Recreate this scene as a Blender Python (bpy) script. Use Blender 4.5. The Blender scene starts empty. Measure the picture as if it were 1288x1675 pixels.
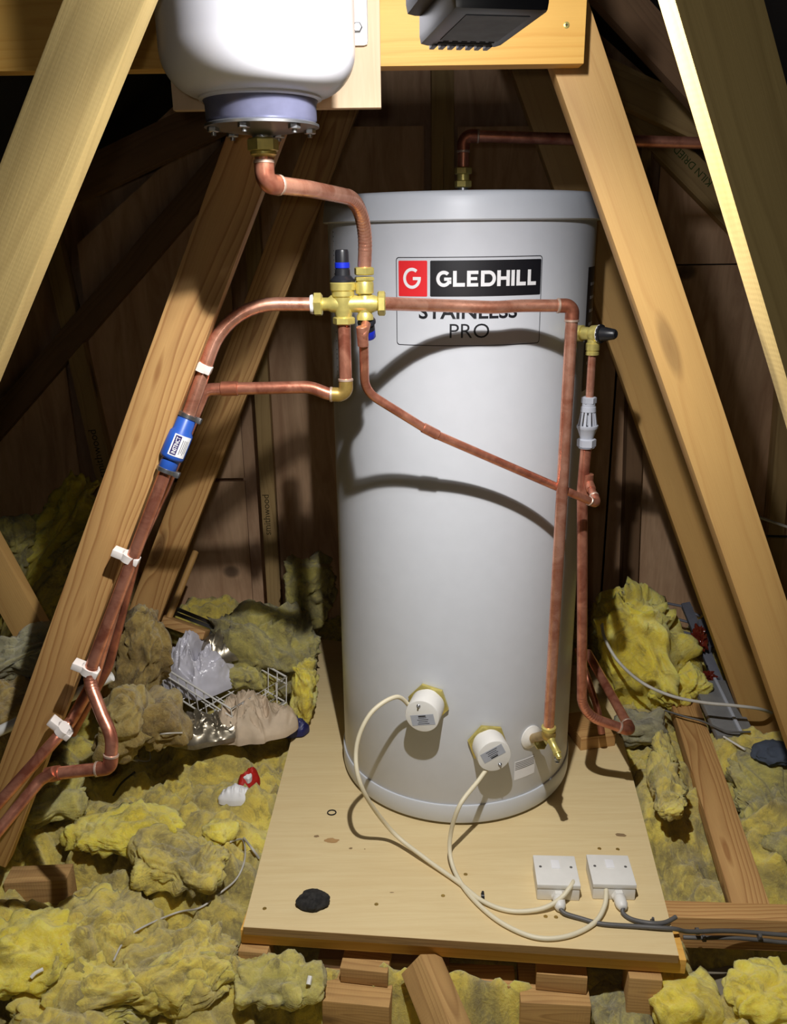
import bpy, bmesh, math, random
from mathutils import Vector, Matrix, noise as mn
C = bpy.context.scene.collection
random.seed(4)
V = Vector
PI = math.pi

def nvec(p):
    return V((mn.noise(p + V((31.4, 0, 7.7))), mn.noise(p + V((0, 53.1, 3.3))), mn.noise(p + V((11.9, 5.5, 71.2))))) * 1.2

# ---------------------------------------------------------------- camera
W, H, F = 1288, 1675, 1400.0
PITCH, ROLL, ZC = 0.314, -0.013, 1.251
cam_d = bpy.data.cameras.new('camera'); cam = bpy.data.objects.new('camera', cam_d); C.objects.link(cam)
cam_d.sensor_fit = 'VERTICAL'; cam_d.sensor_height = 36.0; cam_d.lens = F * 36.0 / H
cam_d.clip_start = 0.02
_f = V((0, math.cos(PITCH), -math.sin(PITCH)))
_u = V((0, math.sin(PITCH), math.cos(PITCH)))
_r = V((1, 0, 0))
_c, _s = math.cos(ROLL), math.sin(ROLL)
# image right / image up after the roll
RX = _r * _c + _u * _s
UX = _u * _c - _r * _s
m = Matrix((RX, UX, -_f)).transposed().to_4x4(); m.translation = V((0, 0, ZC))
cam.matrix_world = m
bpy.context.scene.camera = cam

def ray(px, py):
    u = (px - 644) / F; v = (py - 837.5) / F
    return _f + RX * u - UX * v
def P(px, py, Y):
    r = ray(px, py); return V((0, 0, ZC)) + r * (Y / r.y)
def Z(px, py, z):
    r = ray(px, py); return V((0, 0, ZC)) + r * ((z - ZC) / r.z)

# ---------------------------------------------------------------- light, world, exposure
sc = bpy.context.scene
w = bpy.data.worlds.new('world'); sc.world = w; w.use_nodes = True
w.node_tree.nodes['Background'].inputs[0].default_value = (0.6, 0.65, 0.8, 1)
w.node_tree.nodes['Background'].inputs[1].default_value = 0.008
LPOS = V((0.055, 0.79, 1.61))
ld = bpy.data.lights.new('work_light_lamp', 'AREA'); ld.shape = 'RECTANGLE'; ld.size = 0.03; ld.size_y = 0.06
ld.energy = 4.4; ld.color = (0.96, 0.96, 1.0); ld.spread = PI
lo = bpy.data.objects.new('work_light_lamp', ld); C.objects.link(lo)
lo.location = LPOS + V((0, 0.02, -0.01))
lo.rotation_euler = V((0.0, 0.85, -0.5)).to_track_quat('-Z', 'Y').to_euler()
sd = bpy.data.lights.new('work_light_beam', 'SPOT'); sd.energy = 78; sd.color = (1.0, 0.97, 0.93); sd.spot_size = math.radians(124); sd.spot_blend = 1.0; sd.shadow_soft_size = 0.009
so = bpy.data.objects.new('work_light_beam', sd); C.objects.link(so); so.location = LPOS + V((0, 0.004, -0.004))
so.rotation_euler = V((0.02, 0.34, -1.5)).to_track_quat('-Z', 'Y').to_euler()
pd = bpy.data.lights.new('camera_fill_lamp', 'POINT'); pd.energy = 2.8; pd.color = (1.0, 0.95, 0.88); pd.shadow_soft_size = 0.012  # added fill lamp beside the camera, lifts the near timbers and shadows
po = bpy.data.objects.new('camera_fill_lamp', pd); C.objects.link(po); po.location = (-0.03, 0.0, ZC + 0.03)
sc.view_settings.view_transform = 'Standard'; sc.view_settings.look = 'None'
sc.view_settings.gamma = 1.0; sc.view_settings.use_curve_mapping = False
sc.view_settings.exposure = 0.0

# ---------------------------------------------------------------- materials
def lin(r, g, b):
    f = lambda c: c / 12.92 if c <= 0.04045 else ((c + 0.055) / 1.055) ** 2.4
    return (f(r / 255), f(g / 255), f(b / 255), 1)
class N:
    def __init__(s, name):
        s.m = bpy.data.materials.new(name); s.m.use_nodes = True
        s.t = s.m.node_tree; s.b = s.t.nodes['Principled BSDF']
    def n(s, typ, **kw):
        o = s.t.nodes.new(typ)
        for k, v in kw.items():
            if k.startswith('i_'): o.inputs[k[2:].replace('_', ' ')].default_value = v
            else: setattr(o, k, v)
        return o
    def l(s, a, b): s.t.links.new(a, b)
    def math(s, op, a, b=None, c=None):
        o = s.n('ShaderNodeMath', operation=op)
        for i, x in enumerate((a, b, c)):
            if x is None: continue
            if isinstance(x, (int, float)): o.inputs[i].default_value = x
            else: s.l(x, o.inputs[i])
        return o.outputs[0]
    def mix(s, fac, a, b, typ='MIX'):
        o = s.n('ShaderNodeMix', data_type='RGBA', blend_type=typ)
        for i, x in ((0, fac), (6, a), (7, b)):
            if isinstance(x, (int, float, tuple)): o.inputs[i].default_value = x
            else: s.l(x, o.inputs[i])
        return o.outputs[2]
    def ramp(s, x, pts):
        o = s.n('ShaderNodeValToRGB'); s.l(x, o.inputs[0])
        e = o.color_ramp.elements
        while len(e) < len(pts): e.new(0.5)
        for q, (p, c) in zip(e, pts): q.position = p; q.color = c if len(c) == 4 else (*c, 1)
        return o.outputs[0]
    def noise(s, vec, scale, det=3, rough=0.55, dist=0.0):
        o = s.n('ShaderNodeTexNoise'); s.l(vec, o.inputs['Vector'])
        o.inputs['Scale'].default_value = scale; o.inputs['Detail'].default_value = det
        o.inputs['Roughness'].default_value = rough; o.inputs['Distortion'].default_value = dist
        return o.outputs[0]
    def mapv(s, vec, scale, loc=None):
        o = s.n('ShaderNodeVectorMath', operation='MULTIPLY'); s.l(vec, o.inputs[0]); o.inputs[1].default_value = scale
        return o.outputs[0]
    def bump(s, h, strength, dist=0.002):
        o = s.n('ShaderNodeBump'); o.inputs['Strength'].default_value = strength; o.inputs['Distance'].default_value = dist
        s.l(h, o.inputs['Height']); s.l(o.outputs[0], s.b.inputs['Normal'])
    def coord(s, random_offset=True):
        tc = s.n('ShaderNodeTexCoord').outputs['Object']
        if not random_offset: return tc
        oi = s.n('ShaderNodeObjectInfo').outputs['Random']
        k = s.math('MULTIPLY', oi, 23.0)
        cb = s.n('ShaderNodeCombineXYZ'); s.l(k, cb.inputs[0]); s.l(k, cb.inputs[1]); s.l(k, cb.inputs[2])
        a = s.n('ShaderNodeVectorMath', operation='ADD'); s.l(tc, a.inputs[0]); s.l(cb.outputs[0], a.inputs[1])
        return a.outputs[0]

def wood(name, light, dark, ringw=0.008, contrast=0.6, rough=0.72, sheen=0.0, saw=0.0, knots=1.0, dirt=0.25):
    g = N(name)
    tc = g.n('ShaderNodeTexCoord').outputs['Object']
    rnd = g.n('ShaderNodeObjectInfo').outputs['Random']
    sep = g.n('ShaderNodeSeparateXYZ'); g.l(tc, sep.inputs[0])
    X, Yc, Zc = sep.outputs
    off = g.math('MULTIPLY', rnd, 37.0)
    Xo = g.math('ADD', X, off)
    def comb(a, b, c):
        o = g.n('ShaderNodeCombineXYZ')
        for i, x in enumerate((a, b, c)):
            if isinstance(x, (int, float)): o.inputs[i].default_value = x
            else: g.l(x, o.inputs[i])
        return o.outputs[0]
    base = comb(Xo, g.math('ADD', Yc, off), Zc)
    n1 = g.noise(g.mapv(base, (1.3, 4, 4)), 1.0, 2, 0.4)
    n2 = g.noise(g.mapv(base, (5, 22, 22)), 1.0, 2, 0.5)
    # knots
    vo = g.n('ShaderNodeTexVoronoi'); g.l(g.mapv(base, (2.6, 11, 11)), vo.inputs['Vector']); vo.inputs['Scale'].default_value = 1.0
    kd = vo.outputs['Distance']
    kn = g.math('MULTIPLY', g.math('POWER', 2.7, g.math('MULTIPLY', kd, -9.0)), 0.035 * knots)
    yy = g.math('ADD', g.math('ADD', Yc, g.math('MULTIPLY', g.math('SUBTRACT', rnd, 0.5), 0.05)), g.math('MULTIPLY', g.math('SUBTRACT', n1, 0.5), 0.10))
    zz = g.math('ADD', g.math('ADD', Zc, 0.03), g.math('MULTIPLY', g.math('SUBTRACT', n2, 0.5), 0.012))
    r = g.math('SQRT', g.math('ADD', g.math('MULTIPLY', yy, yy), g.math('MULTIPLY', zz, zz)))
    r = g.math('ADD', r, kn)
    ring = g.math('FRACT', g.math('DIVIDE', r, ringw))
    fib = g.noise(g.mapv(base, (9, 420, 420)), 1.0, 3, 0.6)
    big = g.noise(g.mapv(base, (2.5, 9, 9)), 1.0, 4, 0.6)
    rc = g.ramp(ring, [(0.0, (0, 0, 0)), (0.62, (0.35,) * 3), (0.86, (1, 1, 1)), (1.0, (0, 0, 0))])
    col = g.mix(g.math('MULTIPLY', rc, contrast), lin(*light), lin(*dark))
    col = g.mix(g.math('MULTIPLY', g.math('SUBTRACT', 1.0, fib), 0.35), col, lin(*dark))
    kc = g.ramp(kd, [(0.0, (1, 1, 1)), (0.10, (0.8,) * 3), (0.17, (0, 0, 0))])
    dk = tuple(int(c * 0.62) for c in dark)
    col = g.mix(g.math('MULTIPLY', kc, 0.85 * min(knots, 1)), col, lin(*dk))
    col = g.mix(g.ramp(big, [(0.45, (0, 0, 0)), (0.75, (dirt,) * 3)]), col, lin(*dk))
    g.l(col, g.b.inputs['Base Color'])
    g.b.inputs['Roughness'].default_value = rough
    h = g.math('ADD', g.math('MULTIPLY', fib, 0.5), g.math('MULTIPLY', ring, 0.25))
    if saw:
        sw = g.n('ShaderNodeTexWave', bands_direction='X', wave_profile='SIN'); g.l(base, sw.inputs['Vector'])
        sw.inputs['Scale'].default_value = 55; sw.inputs['Distortion'].default_value = 5; sw.inputs['Detail'].default_value = 2
        sw.inputs['Detail Scale'].default_value = 0.4
        h = g.math('ADD', h, g.math('MULTIPLY', sw.outputs['Fac'], saw))
    g.bump(h, 0.5, 0.0012)
    return g.m

def flat(name, rgb, rough=0.5, metal=0.0, var=0.06, scale=30, bump=0.0, alpha=None, coat=0.0, spec=0.5):
    g = N(name); co = g.coord()
    n = g.noise(co, scale, 3)
    c = lin(*rgb); d = tuple(x * (1 - var * 3) for x in c[:3]) + (1,)
    g.l(g.mix(g.ramp(n, [(0.35, (0, 0, 0)), (0.7, (1, 1, 1))]), d, c), g.b.inputs['Base Color'])
    g.b.inputs['Roughness'].default_value = rough; g.b.inputs['Metallic'].default_value = metal
    g.b.inputs['Coat Weight'].default_value = coat
    g.b.inputs['Specular IOR Level'].default_value = spec
    if bump: g.bump(g.noise(co, scale * 6, 3), bump, 0.001)
    return g.m

def copper(name, bright, dull, rough=0.34):
    g = N(name); co = g.coord()
    n = g.noise(co, 28, 4, 0.6, 0.6); n2 = g.noise(co, 140, 3, 0.6)
    f = g.ramp(n, [(0.38, (0, 0, 0)), (0.66, (1, 1, 1))])
    g.l(g.mix(f, lin(*bright), lin(*dull)), g.b.inputs['Base Color'])
    g.b.inputs['Metallic'].default_value = 0.72
    rr = g.math('ADD', g.math('MULTIPLY', n2, 0.18), rough - 0.07); g.l(rr, g.b.inputs['Roughness'])
    g.bump(n2, 0.12, 0.001)
    return g.m

def wool(name, cols, ddark):
    g = N(name); tc = g.coord()
    a = g.noise(tc, 5.5, 5, 0.68, 1.0); b = g.noise(tc, 15, 5, 0.7, 1.4); c = g.noise(tc, 110, 6, 0.8, 3.5)
    d = g.noise(tc, 45, 5, 0.7, 2.5)
    col = g.ramp(a, [(0.34, lin(*cols[0])), (0.45, lin(*cols[1])), (0.55, lin(*cols[2])), (0.68, lin(*cols[3]))])
    col = g.mix(g.ramp(b, [(0.50, (0, 0, 0)), (0.66, (0.8,) * 3)]), col, lin(*ddark))
    col = g.mix(g.ramp(d, [(0.50, (0, 0, 0)), (0.70, (0.45,) * 3)]), col, lin(*cols[3]))
    col = g.mix(g.ramp(c, [(0.52, (0, 0, 0)), (0.75, (0.35,) * 3)]), col, lin(*ddark))
    g.l(col, g.b.inputs['Base Color'])
    g.b.inputs['Roughness'].default_value = 1.0
    g.b.inputs['Specular IOR Level'].default_value = 0.05
    g.b.inputs['Sheen Weight'].default_value = 0.25
    g.b.inputs['Subsurface Weight'].default_value = 0.6; g.b.inputs['Subsurface Scale'].default_value = 0.02; g.b.inputs['Subsurface Radius'].default_value = (1.0, 0.8, 0.35)
    hh = g.math('ADD', g.math('MULTIPLY', c, 0.30), g.math('ADD', g.math('MULTIPLY', d, 0.8), g.math('MULTIPLY', b, 0.8)))
    g.bump(hh, 0.75, 0.008)
    return g.m

def plyface(name, light, dark, knots=0.6, contrast=0.5, axis=(3, 45, 45)):
    g = N(name); co = g.coord()
    n = g.noise(g.mapv(co, axis), 1.0, 4, 0.6, 1.6); f = g.noise(g.mapv(co, tuple(a * 9 for a in axis)), 1.0, 3, 0.6)
    b = g.noise(co, 2.2, 3, 0.5)
    col = g.mix(g.math('MULTIPLY', g.ramp(n, [(0.35, (0, 0, 0)), (0.7, (1, 1, 1))]), contrast), lin(*light), lin(*dark))
    col = g.mix(g.math('MULTIPLY', f, 0.35), col, lin(*dark))
    col = g.mix(g.ramp(b, [(0.5, (0, 0, 0)), (0.75, (0.3,) * 3)]), col, lin(*dark))
    if knots:
        vo = g.n('ShaderNodeTexVoronoi'); g.l(g.mapv(co, (2.0, 3.0, 2.6)), vo.inputs['Vector'])
        vo.inputs['Scale'].default_value = 1.0
        kc = g.ramp(vo.outputs['Distance'], [(0.0, (1, 1, 1)), (0.045, (0.8,) * 3), (0.07, (0, 0, 0))])
        col = g.mix(g.math('MULTIPLY', kc, knots), col, lin(*(int(c * 0.45) for c in dark)))
    g.l(col, g.b.inputs['Base Color']); g.b.inputs['Roughness'].default_value = 0.75
    g.bump(f, 0.25, 0.001)
    return g.m

M = {}
M['web'] = wood('pine_brace', (214, 170, 108), (150, 98, 50), 0.0075, 0.75, 0.66)
M['web_near'] = wood('sawn_timber', (216, 188, 122), (164, 136, 80), 0.012, 0.35, 0.8, saw=0.035, knots=0.7)
M['web_smooth'] = wood('smooth_pine', (202, 162, 98), (172, 124, 68), 0.014, 0.30, 0.62, knots=0.7, dirt=0.15)
M['beam'] = wood('planed_pine', (238, 188, 96), (214, 150, 62), 0.010, 0.5, 0.6, knots=0.8, dirt=0.1)
M['far'] = wood('old_stud', (190, 160, 108), (142, 110, 68), 0.010, 0.4, 0.85)
M['dark'] = wood('shaded_old_timber', (142, 110, 80), (100, 74, 52), 0.010, 0.4, 0.9)  # old timber toned down, shade of the unlit timbers put into the colour
M['block'] = wood('rough_offcut', (204, 164, 104), (150, 108, 62), 0.007, 0.6, 0.85, saw=0.2, dirt=0.6)
M['plank'] = plyface('pale_veneer', (232, 206, 172), (206, 174, 134), 0.0, 0.5, (60, 60, 3))
M['ply'] = plyface('birch_ply', (228, 208, 160), (208, 180, 128), 0.30, 0.45)
M['plyedge'] = plyface('ply_edge', (176, 140, 88), (120, 90, 52), 0.0, 0.8, (2, 60, 500))
M['wallply'] = plyface('gable_ply', (226, 188, 150), (166, 126, 94), 0.9, 0.75, (14, 14, 2.5))
M['felt'] = flat('roof_felt', (26, 25, 27), 0.95, bump=0.3)
M['plaster'] = flat('plasterboard_back', (140, 132, 112), 0.9)
M['tank'] = flat('tank_enamel', (205, 208, 214), 0.36, var=0.01, coat=0.0)
M['lid'] = flat('tank_lid_plastic', (205, 209, 215), 0.42, var=0.01)
M['vessel'] = flat('vessel_enamel', (222, 222, 228), 0.28, var=0.01)
M['copper'] = copper('copper', (222, 152, 124), (172, 102, 80), 0.3)
M['copper_bright'] = copper('copper_bright', (232, 172, 146), (196, 128, 102), 0.28)
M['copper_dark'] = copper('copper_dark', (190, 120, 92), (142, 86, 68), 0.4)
M['brass'] = flat('brass', (222, 206, 120), 0.36, 0.55, 0.08, 60, 0.1)
M['brass_dark'] = flat('brass_tarnished', (190, 158, 86), 0.38, 0.6, 0.1, 60)
M['steel'] = flat('steel', (170, 172, 176), 0.32, 0.9, 0.06)
M['steel_dark'] = flat('flange_steel', (120, 122, 150), 0.42, 0.35, 0.08)
M['solder'] = flat('solder', (214, 186, 166), 0.4, 0.6)
M['white'] = flat('white_plastic', (232, 230, 224), 0.45, var=0.02)
M['clip'] = flat('clip_plastic', (240, 232, 226), 0.5, var=0.02)
M['grey_pl'] = flat('grey_plastic', (176, 180, 190), 0.42, var=0.03)
M['black'] = flat('black_plastic', (34, 35, 40), 0.38, var=0.1)
M['blackr'] = flat('black_rubber', (16, 15, 15), 0.8)
M['blue'] = flat('blue_paint', (46, 92, 186), 0.35, var=0.05)
M['bluering'] = flat('blue_ring', (20, 44, 190), 0.4)
M['red'] = flat('label_red', (232, 44, 50), 0.45, var=0.01)
M['ink'] = flat('label_black', (22, 22, 28), 0.45)
M['navy'] = flat('label_navy', (42, 30, 96), 0.5)
M['paper'] = flat('label_white', (238, 238, 240), 0.5, var=0.01)
M['stamp'] = flat('stamp_ink', (74, 62, 30), 0.9)
M['stampg'] = flat('stamp_green_ink', (62, 84, 34), 0.9)
M['cable'] = flat('cream_cable', (228, 218, 188), 0.5, var=0.02)
M['gcable'] = flat('grey_cable', (96, 94, 92), 0.5)
M['wcable'] = flat('white_cable', (200, 196, 186), 0.5)
M['sheetbag'] = flat('white_polythene', (214, 212, 222), 0.28, var=0.04)
M['cloth'] = flat('cream_cloth', (206, 186, 160), 0.85, var=0.05, bump=0.2)
M['foil'] = flat('foil', (170, 160, 140), 0.3, 0.7, 0.15, 40)
M['redpl'] = flat('red_packet', (190, 34, 28), 0.5)
M['redgloss'] = flat('glossy_red_brown', (110, 40, 28), 0.12, coat=1.0)
M['bluepl'] = flat('dark_blue_plastic', (26, 32, 92), 0.45)
M['mesh'] = flat('blue_grey_sacking', (70, 78, 92), 0.9, bump=0.4)
M['char'] = flat('charcoal_lump', (52, 50, 48), 0.9, var=0.25, scale=120, bump=0.8)
M['broom'] = flat('varnished_handle', (196, 150, 88), 0.5)
M['wool'] = wool('mineral_wool', [(156, 142, 90), (194, 176, 100), (222, 200, 96), (242, 224, 116)], (128, 116, 78))
M['wool_y'] = wool('mineral_wool_bright', [(206, 186, 74), (230, 208, 74), (242, 222, 90), (250, 238, 146)], (168, 152, 76))
M['wool_o'] = wool('mineral_wool_dirty', [(138, 130, 92), (164, 154, 98), (196, 184, 102), (222, 208, 122)], (112, 104, 78))
M['wool_b'] = wool('mineral_wool_brown', [(124, 102, 60), (156, 132, 76), (174, 152, 90), (192, 172, 112)], (92, 74, 46))
M['wool_g'] = wool('mineral_wool_grey', [(122, 116, 94), (148, 142, 112), (166, 160, 124), (186, 180, 146)], (96, 92, 74))

# ---------------------------------------------------------------- helpers
def obj(name, bm, mat, parent=None, smooth=True, loc=None, angle=40):
    me = bpy.data.meshes.new(name)
    bmesh.ops.recalc_face_normals(bm, faces=bm.faces)
    bm.to_mesh(me); bm.free()
    if mat: me.materials.append(M[mat])
    if smooth:
        me.polygons.foreach_set('use_smooth', [True] * len(me.polygons))
        me.set_sharp_from_angle(angle=math.radians(angle))
    o = bpy.data.objects.new(name, me); C.objects.link(o)
    if parent is not None:
        o.parent = parent; o.matrix_parent_inverse = parent.matrix_world.inverted()
    return o
def tag(o, label, cat=None, group=None, kind=None):
    if label: o['label'] = label
    if cat: o['category'] = cat
    if group: o['group'] = group
    if kind: o['kind'] = kind
    return o
def thing(name, label, cat, loc=(0, 0, 0), group=None):
    o = bpy.data.objects.new(name, None); C.objects.link(o); o.location = loc
    o.empty_display_size = 0.05
    o.matrix_world = Matrix.Translation(V(loc))
    return tag(o, label, cat, group)
def frame_of(d):
    d = d.normalized(); a = V((0, 0, 1)) if abs(d.z) < 0.9 else V((0, 1, 0))
    x = d.cross(a).normalized(); return x, x.cross(d).normalized()
def tube(bm, pts, r, seg=16, cap=True):
    n = len(pts); rs = r if isinstance(r, (list, tuple)) else [r] * n
    rings = []; x = None
    for i, p in enumerate(pts):
        t = (pts[min(i + 1, n - 1)] - pts[max(i - 1, 0)]).normalized()
        if x is None: x, y = frame_of(t)
        else:
            x = (x - t * x.dot(t)).normalized(); y = x.cross(t)
        rings.append([bm.verts.new(p + (x * math.cos(2 * PI * k / seg) + y * math.sin(2 * PI * k / seg)) * rs[i]) for k in range(seg)])
    for a, b in zip(rings, rings[1:]):
        for k in range(seg): bm.faces.new((a[k], a[(k + 1) % seg], b[(k + 1) % seg], b[k]))
    if cap:
        bm.faces.new(rings[0]); bm.faces.new(rings[-1][::-1])
    return bm
def lathe(bm, o, axis, prof, seg=32, rot=0.0):
    """prof: list of (t along axis, radius)"""
    axis = axis.normalized(); x, y = frame_of(axis); rings = []
    for t, r in prof:
        c = o + axis * t
        if r < 1e-6: rings.append([bm.verts.new(c)]); continue
        rings.append([bm.verts.new(c + (x * math.cos(rot + 2 * PI * k / seg) + y * math.sin(rot + 2 * PI * k / seg)) * r) for k in range(seg)])
    for a, b in zip(rings, rings[1:]):
        if len(a) == 1 and len(b) == 1: continue
        for k in range(seg):
            k2 = (k + 1) % seg
            if len(a) == 1: bm.faces.new((a[0], b[k2], b[k]))
            elif len(b) == 1: bm.faces.new((a[k], a[k2], b[0]))
            else: bm.faces.new((a[k], a[k2], b[k2], b[k]))
    if len(rings[0]) > 1: bm.faces.new(rings[0][::-1])
    if len(rings[-1]) > 1: bm.faces.new(rings[-1])
    return bm
def nut(bm, o, axis, L, r, rot=0.0):
    c = r * 0.10
    return lathe(bm, o, axis, [(0, r * 0.86), (c, r), (L - c, r), (L, r * 0.86)], 6, rot)
def box(bm, a, b, mat=None, bev=0.0):
    """axis box from a to b, optionally placed by a matrix, optionally bevelled"""
    vs = [V((x, y, z)) for x in (a[0], b[0]) for y in (a[1], b[1]) for z in (a[2], b[2])]
    nv = [bm.verts.new(v) for v in vs]
    fs = []
    for q in ((0, 1, 3, 2), (4, 6, 7, 5), (0, 4, 5, 1), (2, 3, 7, 6), (0, 2, 6, 4), (1, 5, 7, 3)):
        fs.append(bm.faces.new([nv[i] for i in q]))
    if bev:
        es = list({e for f in fs for e in f.edges})
        res = bmesh.ops.bevel(bm, geom=es, offset=bev, segments=2, affect='EDGES', profile=0.6)
        nv = list({v for f in res['faces'] for v in f.verts} | {v for v in nv if v.is_valid})
    if mat is not None:
        for v in nv: v.co = mat @ v.co
    return bm
def arc_path(pts, radii, step=8):
    """polyline with rounded corners; returns (points, [corner centre index ranges])"""
    out = [pts[0].copy()]; corners = []
    for i in range(1, len(pts) - 1):
        p0, p1, p2 = pts[i - 1], pts[i], pts[i + 1]; r = radii[i - 1] if isinstance(radii, list) else radii
        a = (p0 - p1).normalized(); b = (p2 - p1).normalized()
        th = a.angle(b)
        if r <= 0 or th > 3.1: out.append(p1.copy()); corners.append((len(out) - 1, len(out) - 1)); continue
        d = min(r / math.tan(th / 2), (0.9 if i == 1 else 0.48) * (p0 - p1).length, (0.9 if i == len(pts) - 2 else 0.48) * (p2 - p1).length)
        rr = d * math.tan(th / 2)
        cen = p1 + (a + b).normalized() * (rr / math.sin(th / 2))
        s = p1 + a * d; e = p1 + b * d
        s0 = len(out); nseg = max(4, int((PI - th) / 0.13))
        u = (s - cen); tot = PI - th; ax = u.cross(e - cen).normalized()
        for k in range(nseg + 1):
            out.append(cen + Matrix.Rotation(tot * k / nseg, 3, ax) @ u)
        corners.append((s0, len(out) - 1))
    out.append(pts[-1].copy())
    return out, corners
def spline(pts, n=10):
    out = []
    q = [pts[0]] + list(pts) + [pts[-1]]
    for i in range(1, len(q) - 2):
        a, b, c, d = q[i - 1:i + 3]
        for k in range(n):
            t = k / n
            out.append(0.5 * ((2 * b) + (c - a) * t + (2 * a - 5 * b + 4 * c - d) * t * t + (3 * b - a - 3 * c + d) * t ** 3))
    out.append(pts[-1].copy()); return out
def pipe_parts(t, pts, radii, r=0.011, mat='copper', elbows=(), emat='copper_dark', ribs=()):
    path, cor = arc_path(pts, radii)
    obj('pipe', tube(bmesh.new(), path, r, 20), mat, t)
    for e in elbows:
        a, b = cor[e]; seg = path[a:b + 1]
        d0 = (path[a] - path[a - 1]).normalized(); d1 = (path[b + 1] - path[b]).normalized()
        ext = r * 1.1
        seg = [seg[0] - d0 * ext] + seg + [seg[-1] + d1 * ext]
        el = obj('elbow', tube(bmesh.new(), seg, r * 1.14, 20), emat, t)
        bm = bmesh.new()
        lathe(bm, seg[0] - d0 * 0.0025, d0, [(0, r * 1.02), (0.001, r * 1.2), (0.004, r * 1.2), (0.005, r * 1.1)], 20)
        lathe(bm, seg[-1] + d1 * 0.0025, -d1, [(0, r * 1.02), (0.001, r * 1.2), (0.004, r * 1.2), (0.005, r * 1.1)], 20)
        obj('solder_ring', bm, 'solder', el)
    for e in ribs:                                    # wrinkles left by the bending spring
        a, b = cor[e]; bm = bmesh.new()
        L = [0.0]
        for i in range(a + 1, b + 1): L.append(L[-1] + (path[i] - path[i - 1]).length)
        n = int(L[-1] / 0.006)
        for k in range(n):
            s = (k + 0.5) / n * L[-1]
            for j in range(1, len(L)):
                if L[j] >= s: break
            f = (s - L[j - 1]) / (L[j] - L[j - 1]); p = path[a + j - 1].lerp(path[a + j], f); d = (path[a + j] - path[a + j - 1]).normalized()
            lathe(bm, p - d * 0.0022, d, [(0, r * 0.99), (0.0022, r * 1.035), (0.0044, r * 0.99)], 20)
        obj('bend_ripple', bm, mat, t)
    return path, cor
def plank(name, p0, p1, width, thick, mat, label, cat='beam', face=V((0, -1, 0)), group=None, kind=None, bev=0.0015, parent=None):
    """board from p0 to p1 (centre line of its visible face); local X runs along it"""
    x = (p1 - p0).normalized(); n = (face - x * face.dot(x)).normalized(); y = n.cross(x)
    L = (p1 - p0).length; bm = bmesh.new()
    nx = max(1, int(L / 0.04))
    box(bm, (0, -width / 2, -thick), (L, width / 2, 0), None, bev)
    o = obj(name, bm, mat, None, True, angle=30)
    mm = Matrix((x, y, n)).transposed().to_4x4(); mm.translation = p0
    o.matrix_world = mm
    if parent: o.parent = parent; o.matrix_parent_inverse = parent.matrix_world.inverted()
    if label: tag(o, label, cat, group, kind)
    elif kind: o['kind'] = kind
    return o
def ext(a, b, ta, tb):
    return a + (b - a) * ta, a + (b - a) * tb
def text_bm(s, size, offset=0.0, spacing=1.0, depth=0.0):
    cu = bpy.data.curves.new('t', 'FONT'); cu.body = s; cu.size = size; cu.offset = offset; cu.space_character = spacing
    cu.align_x = 'CENTER'; cu.align_y = 'CENTER'; cu.resolution_u = 4; cu.extrude = depth
    o = bpy.data.objects.new('t', cu); C.objects.link(o)
    bpy.context.view_layer.update()
    me = bpy.data.meshes.new_from_object(o.evaluated_get(bpy.context.evaluated_depsgraph_get()))
    bpy.data.objects.remove(o); bm = bmesh.new(); bm.from_mesh(me); bpy.data.meshes.remove(me); bpy.data.curves.remove(cu)
    return bm

# ---------------------------------------------------------------- structure: roof, gable, ceiling below
FL = -0.30
YB = 2.62
def struct(name, bm, mat):
    o = obj(name, bm, mat, smooth=False); o['kind'] = 'structure'; return o
bm = bmesh.new(); box(bm, (-2.7, YB + 0.06, FL), (2.9, YB + 0.08, 2.6)); struct('wall_back', bm, 'wallply')
bm = bmesh.new(); box(bm, (-2.7, 0.1, FL - 0.015), (2.9, YB + 0.06, FL)); struct('floor', bm, 'plaster')
apex = V((0.10, 0, 2.12)); bm = bmesh.new()
for s in (-1, 1):
    d = V((s * math.cos(0.66), 0, -math.sin(0.66))); up = V((s * math.sin(0.66), 0, math.cos(0.66)))
    a = apex; b = apex + d * 3.3
    q = []
    for off in (0.03, 0.05):
        for y in (-0.6, YB + 0.08):
            for p in (a, b): v = p + up * off; q.append(bm.verts.new((v.x, y, v.z)))
    for f in ((0, 1, 3, 2), (4, 6, 7, 5), (0, 4, 5, 1), (2, 3, 7, 6), (0, 2, 6, 4), (1, 5, 7, 3)): bm.faces.new([q[i] for i in f])
struct('ceiling', bm, 'felt')
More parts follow.
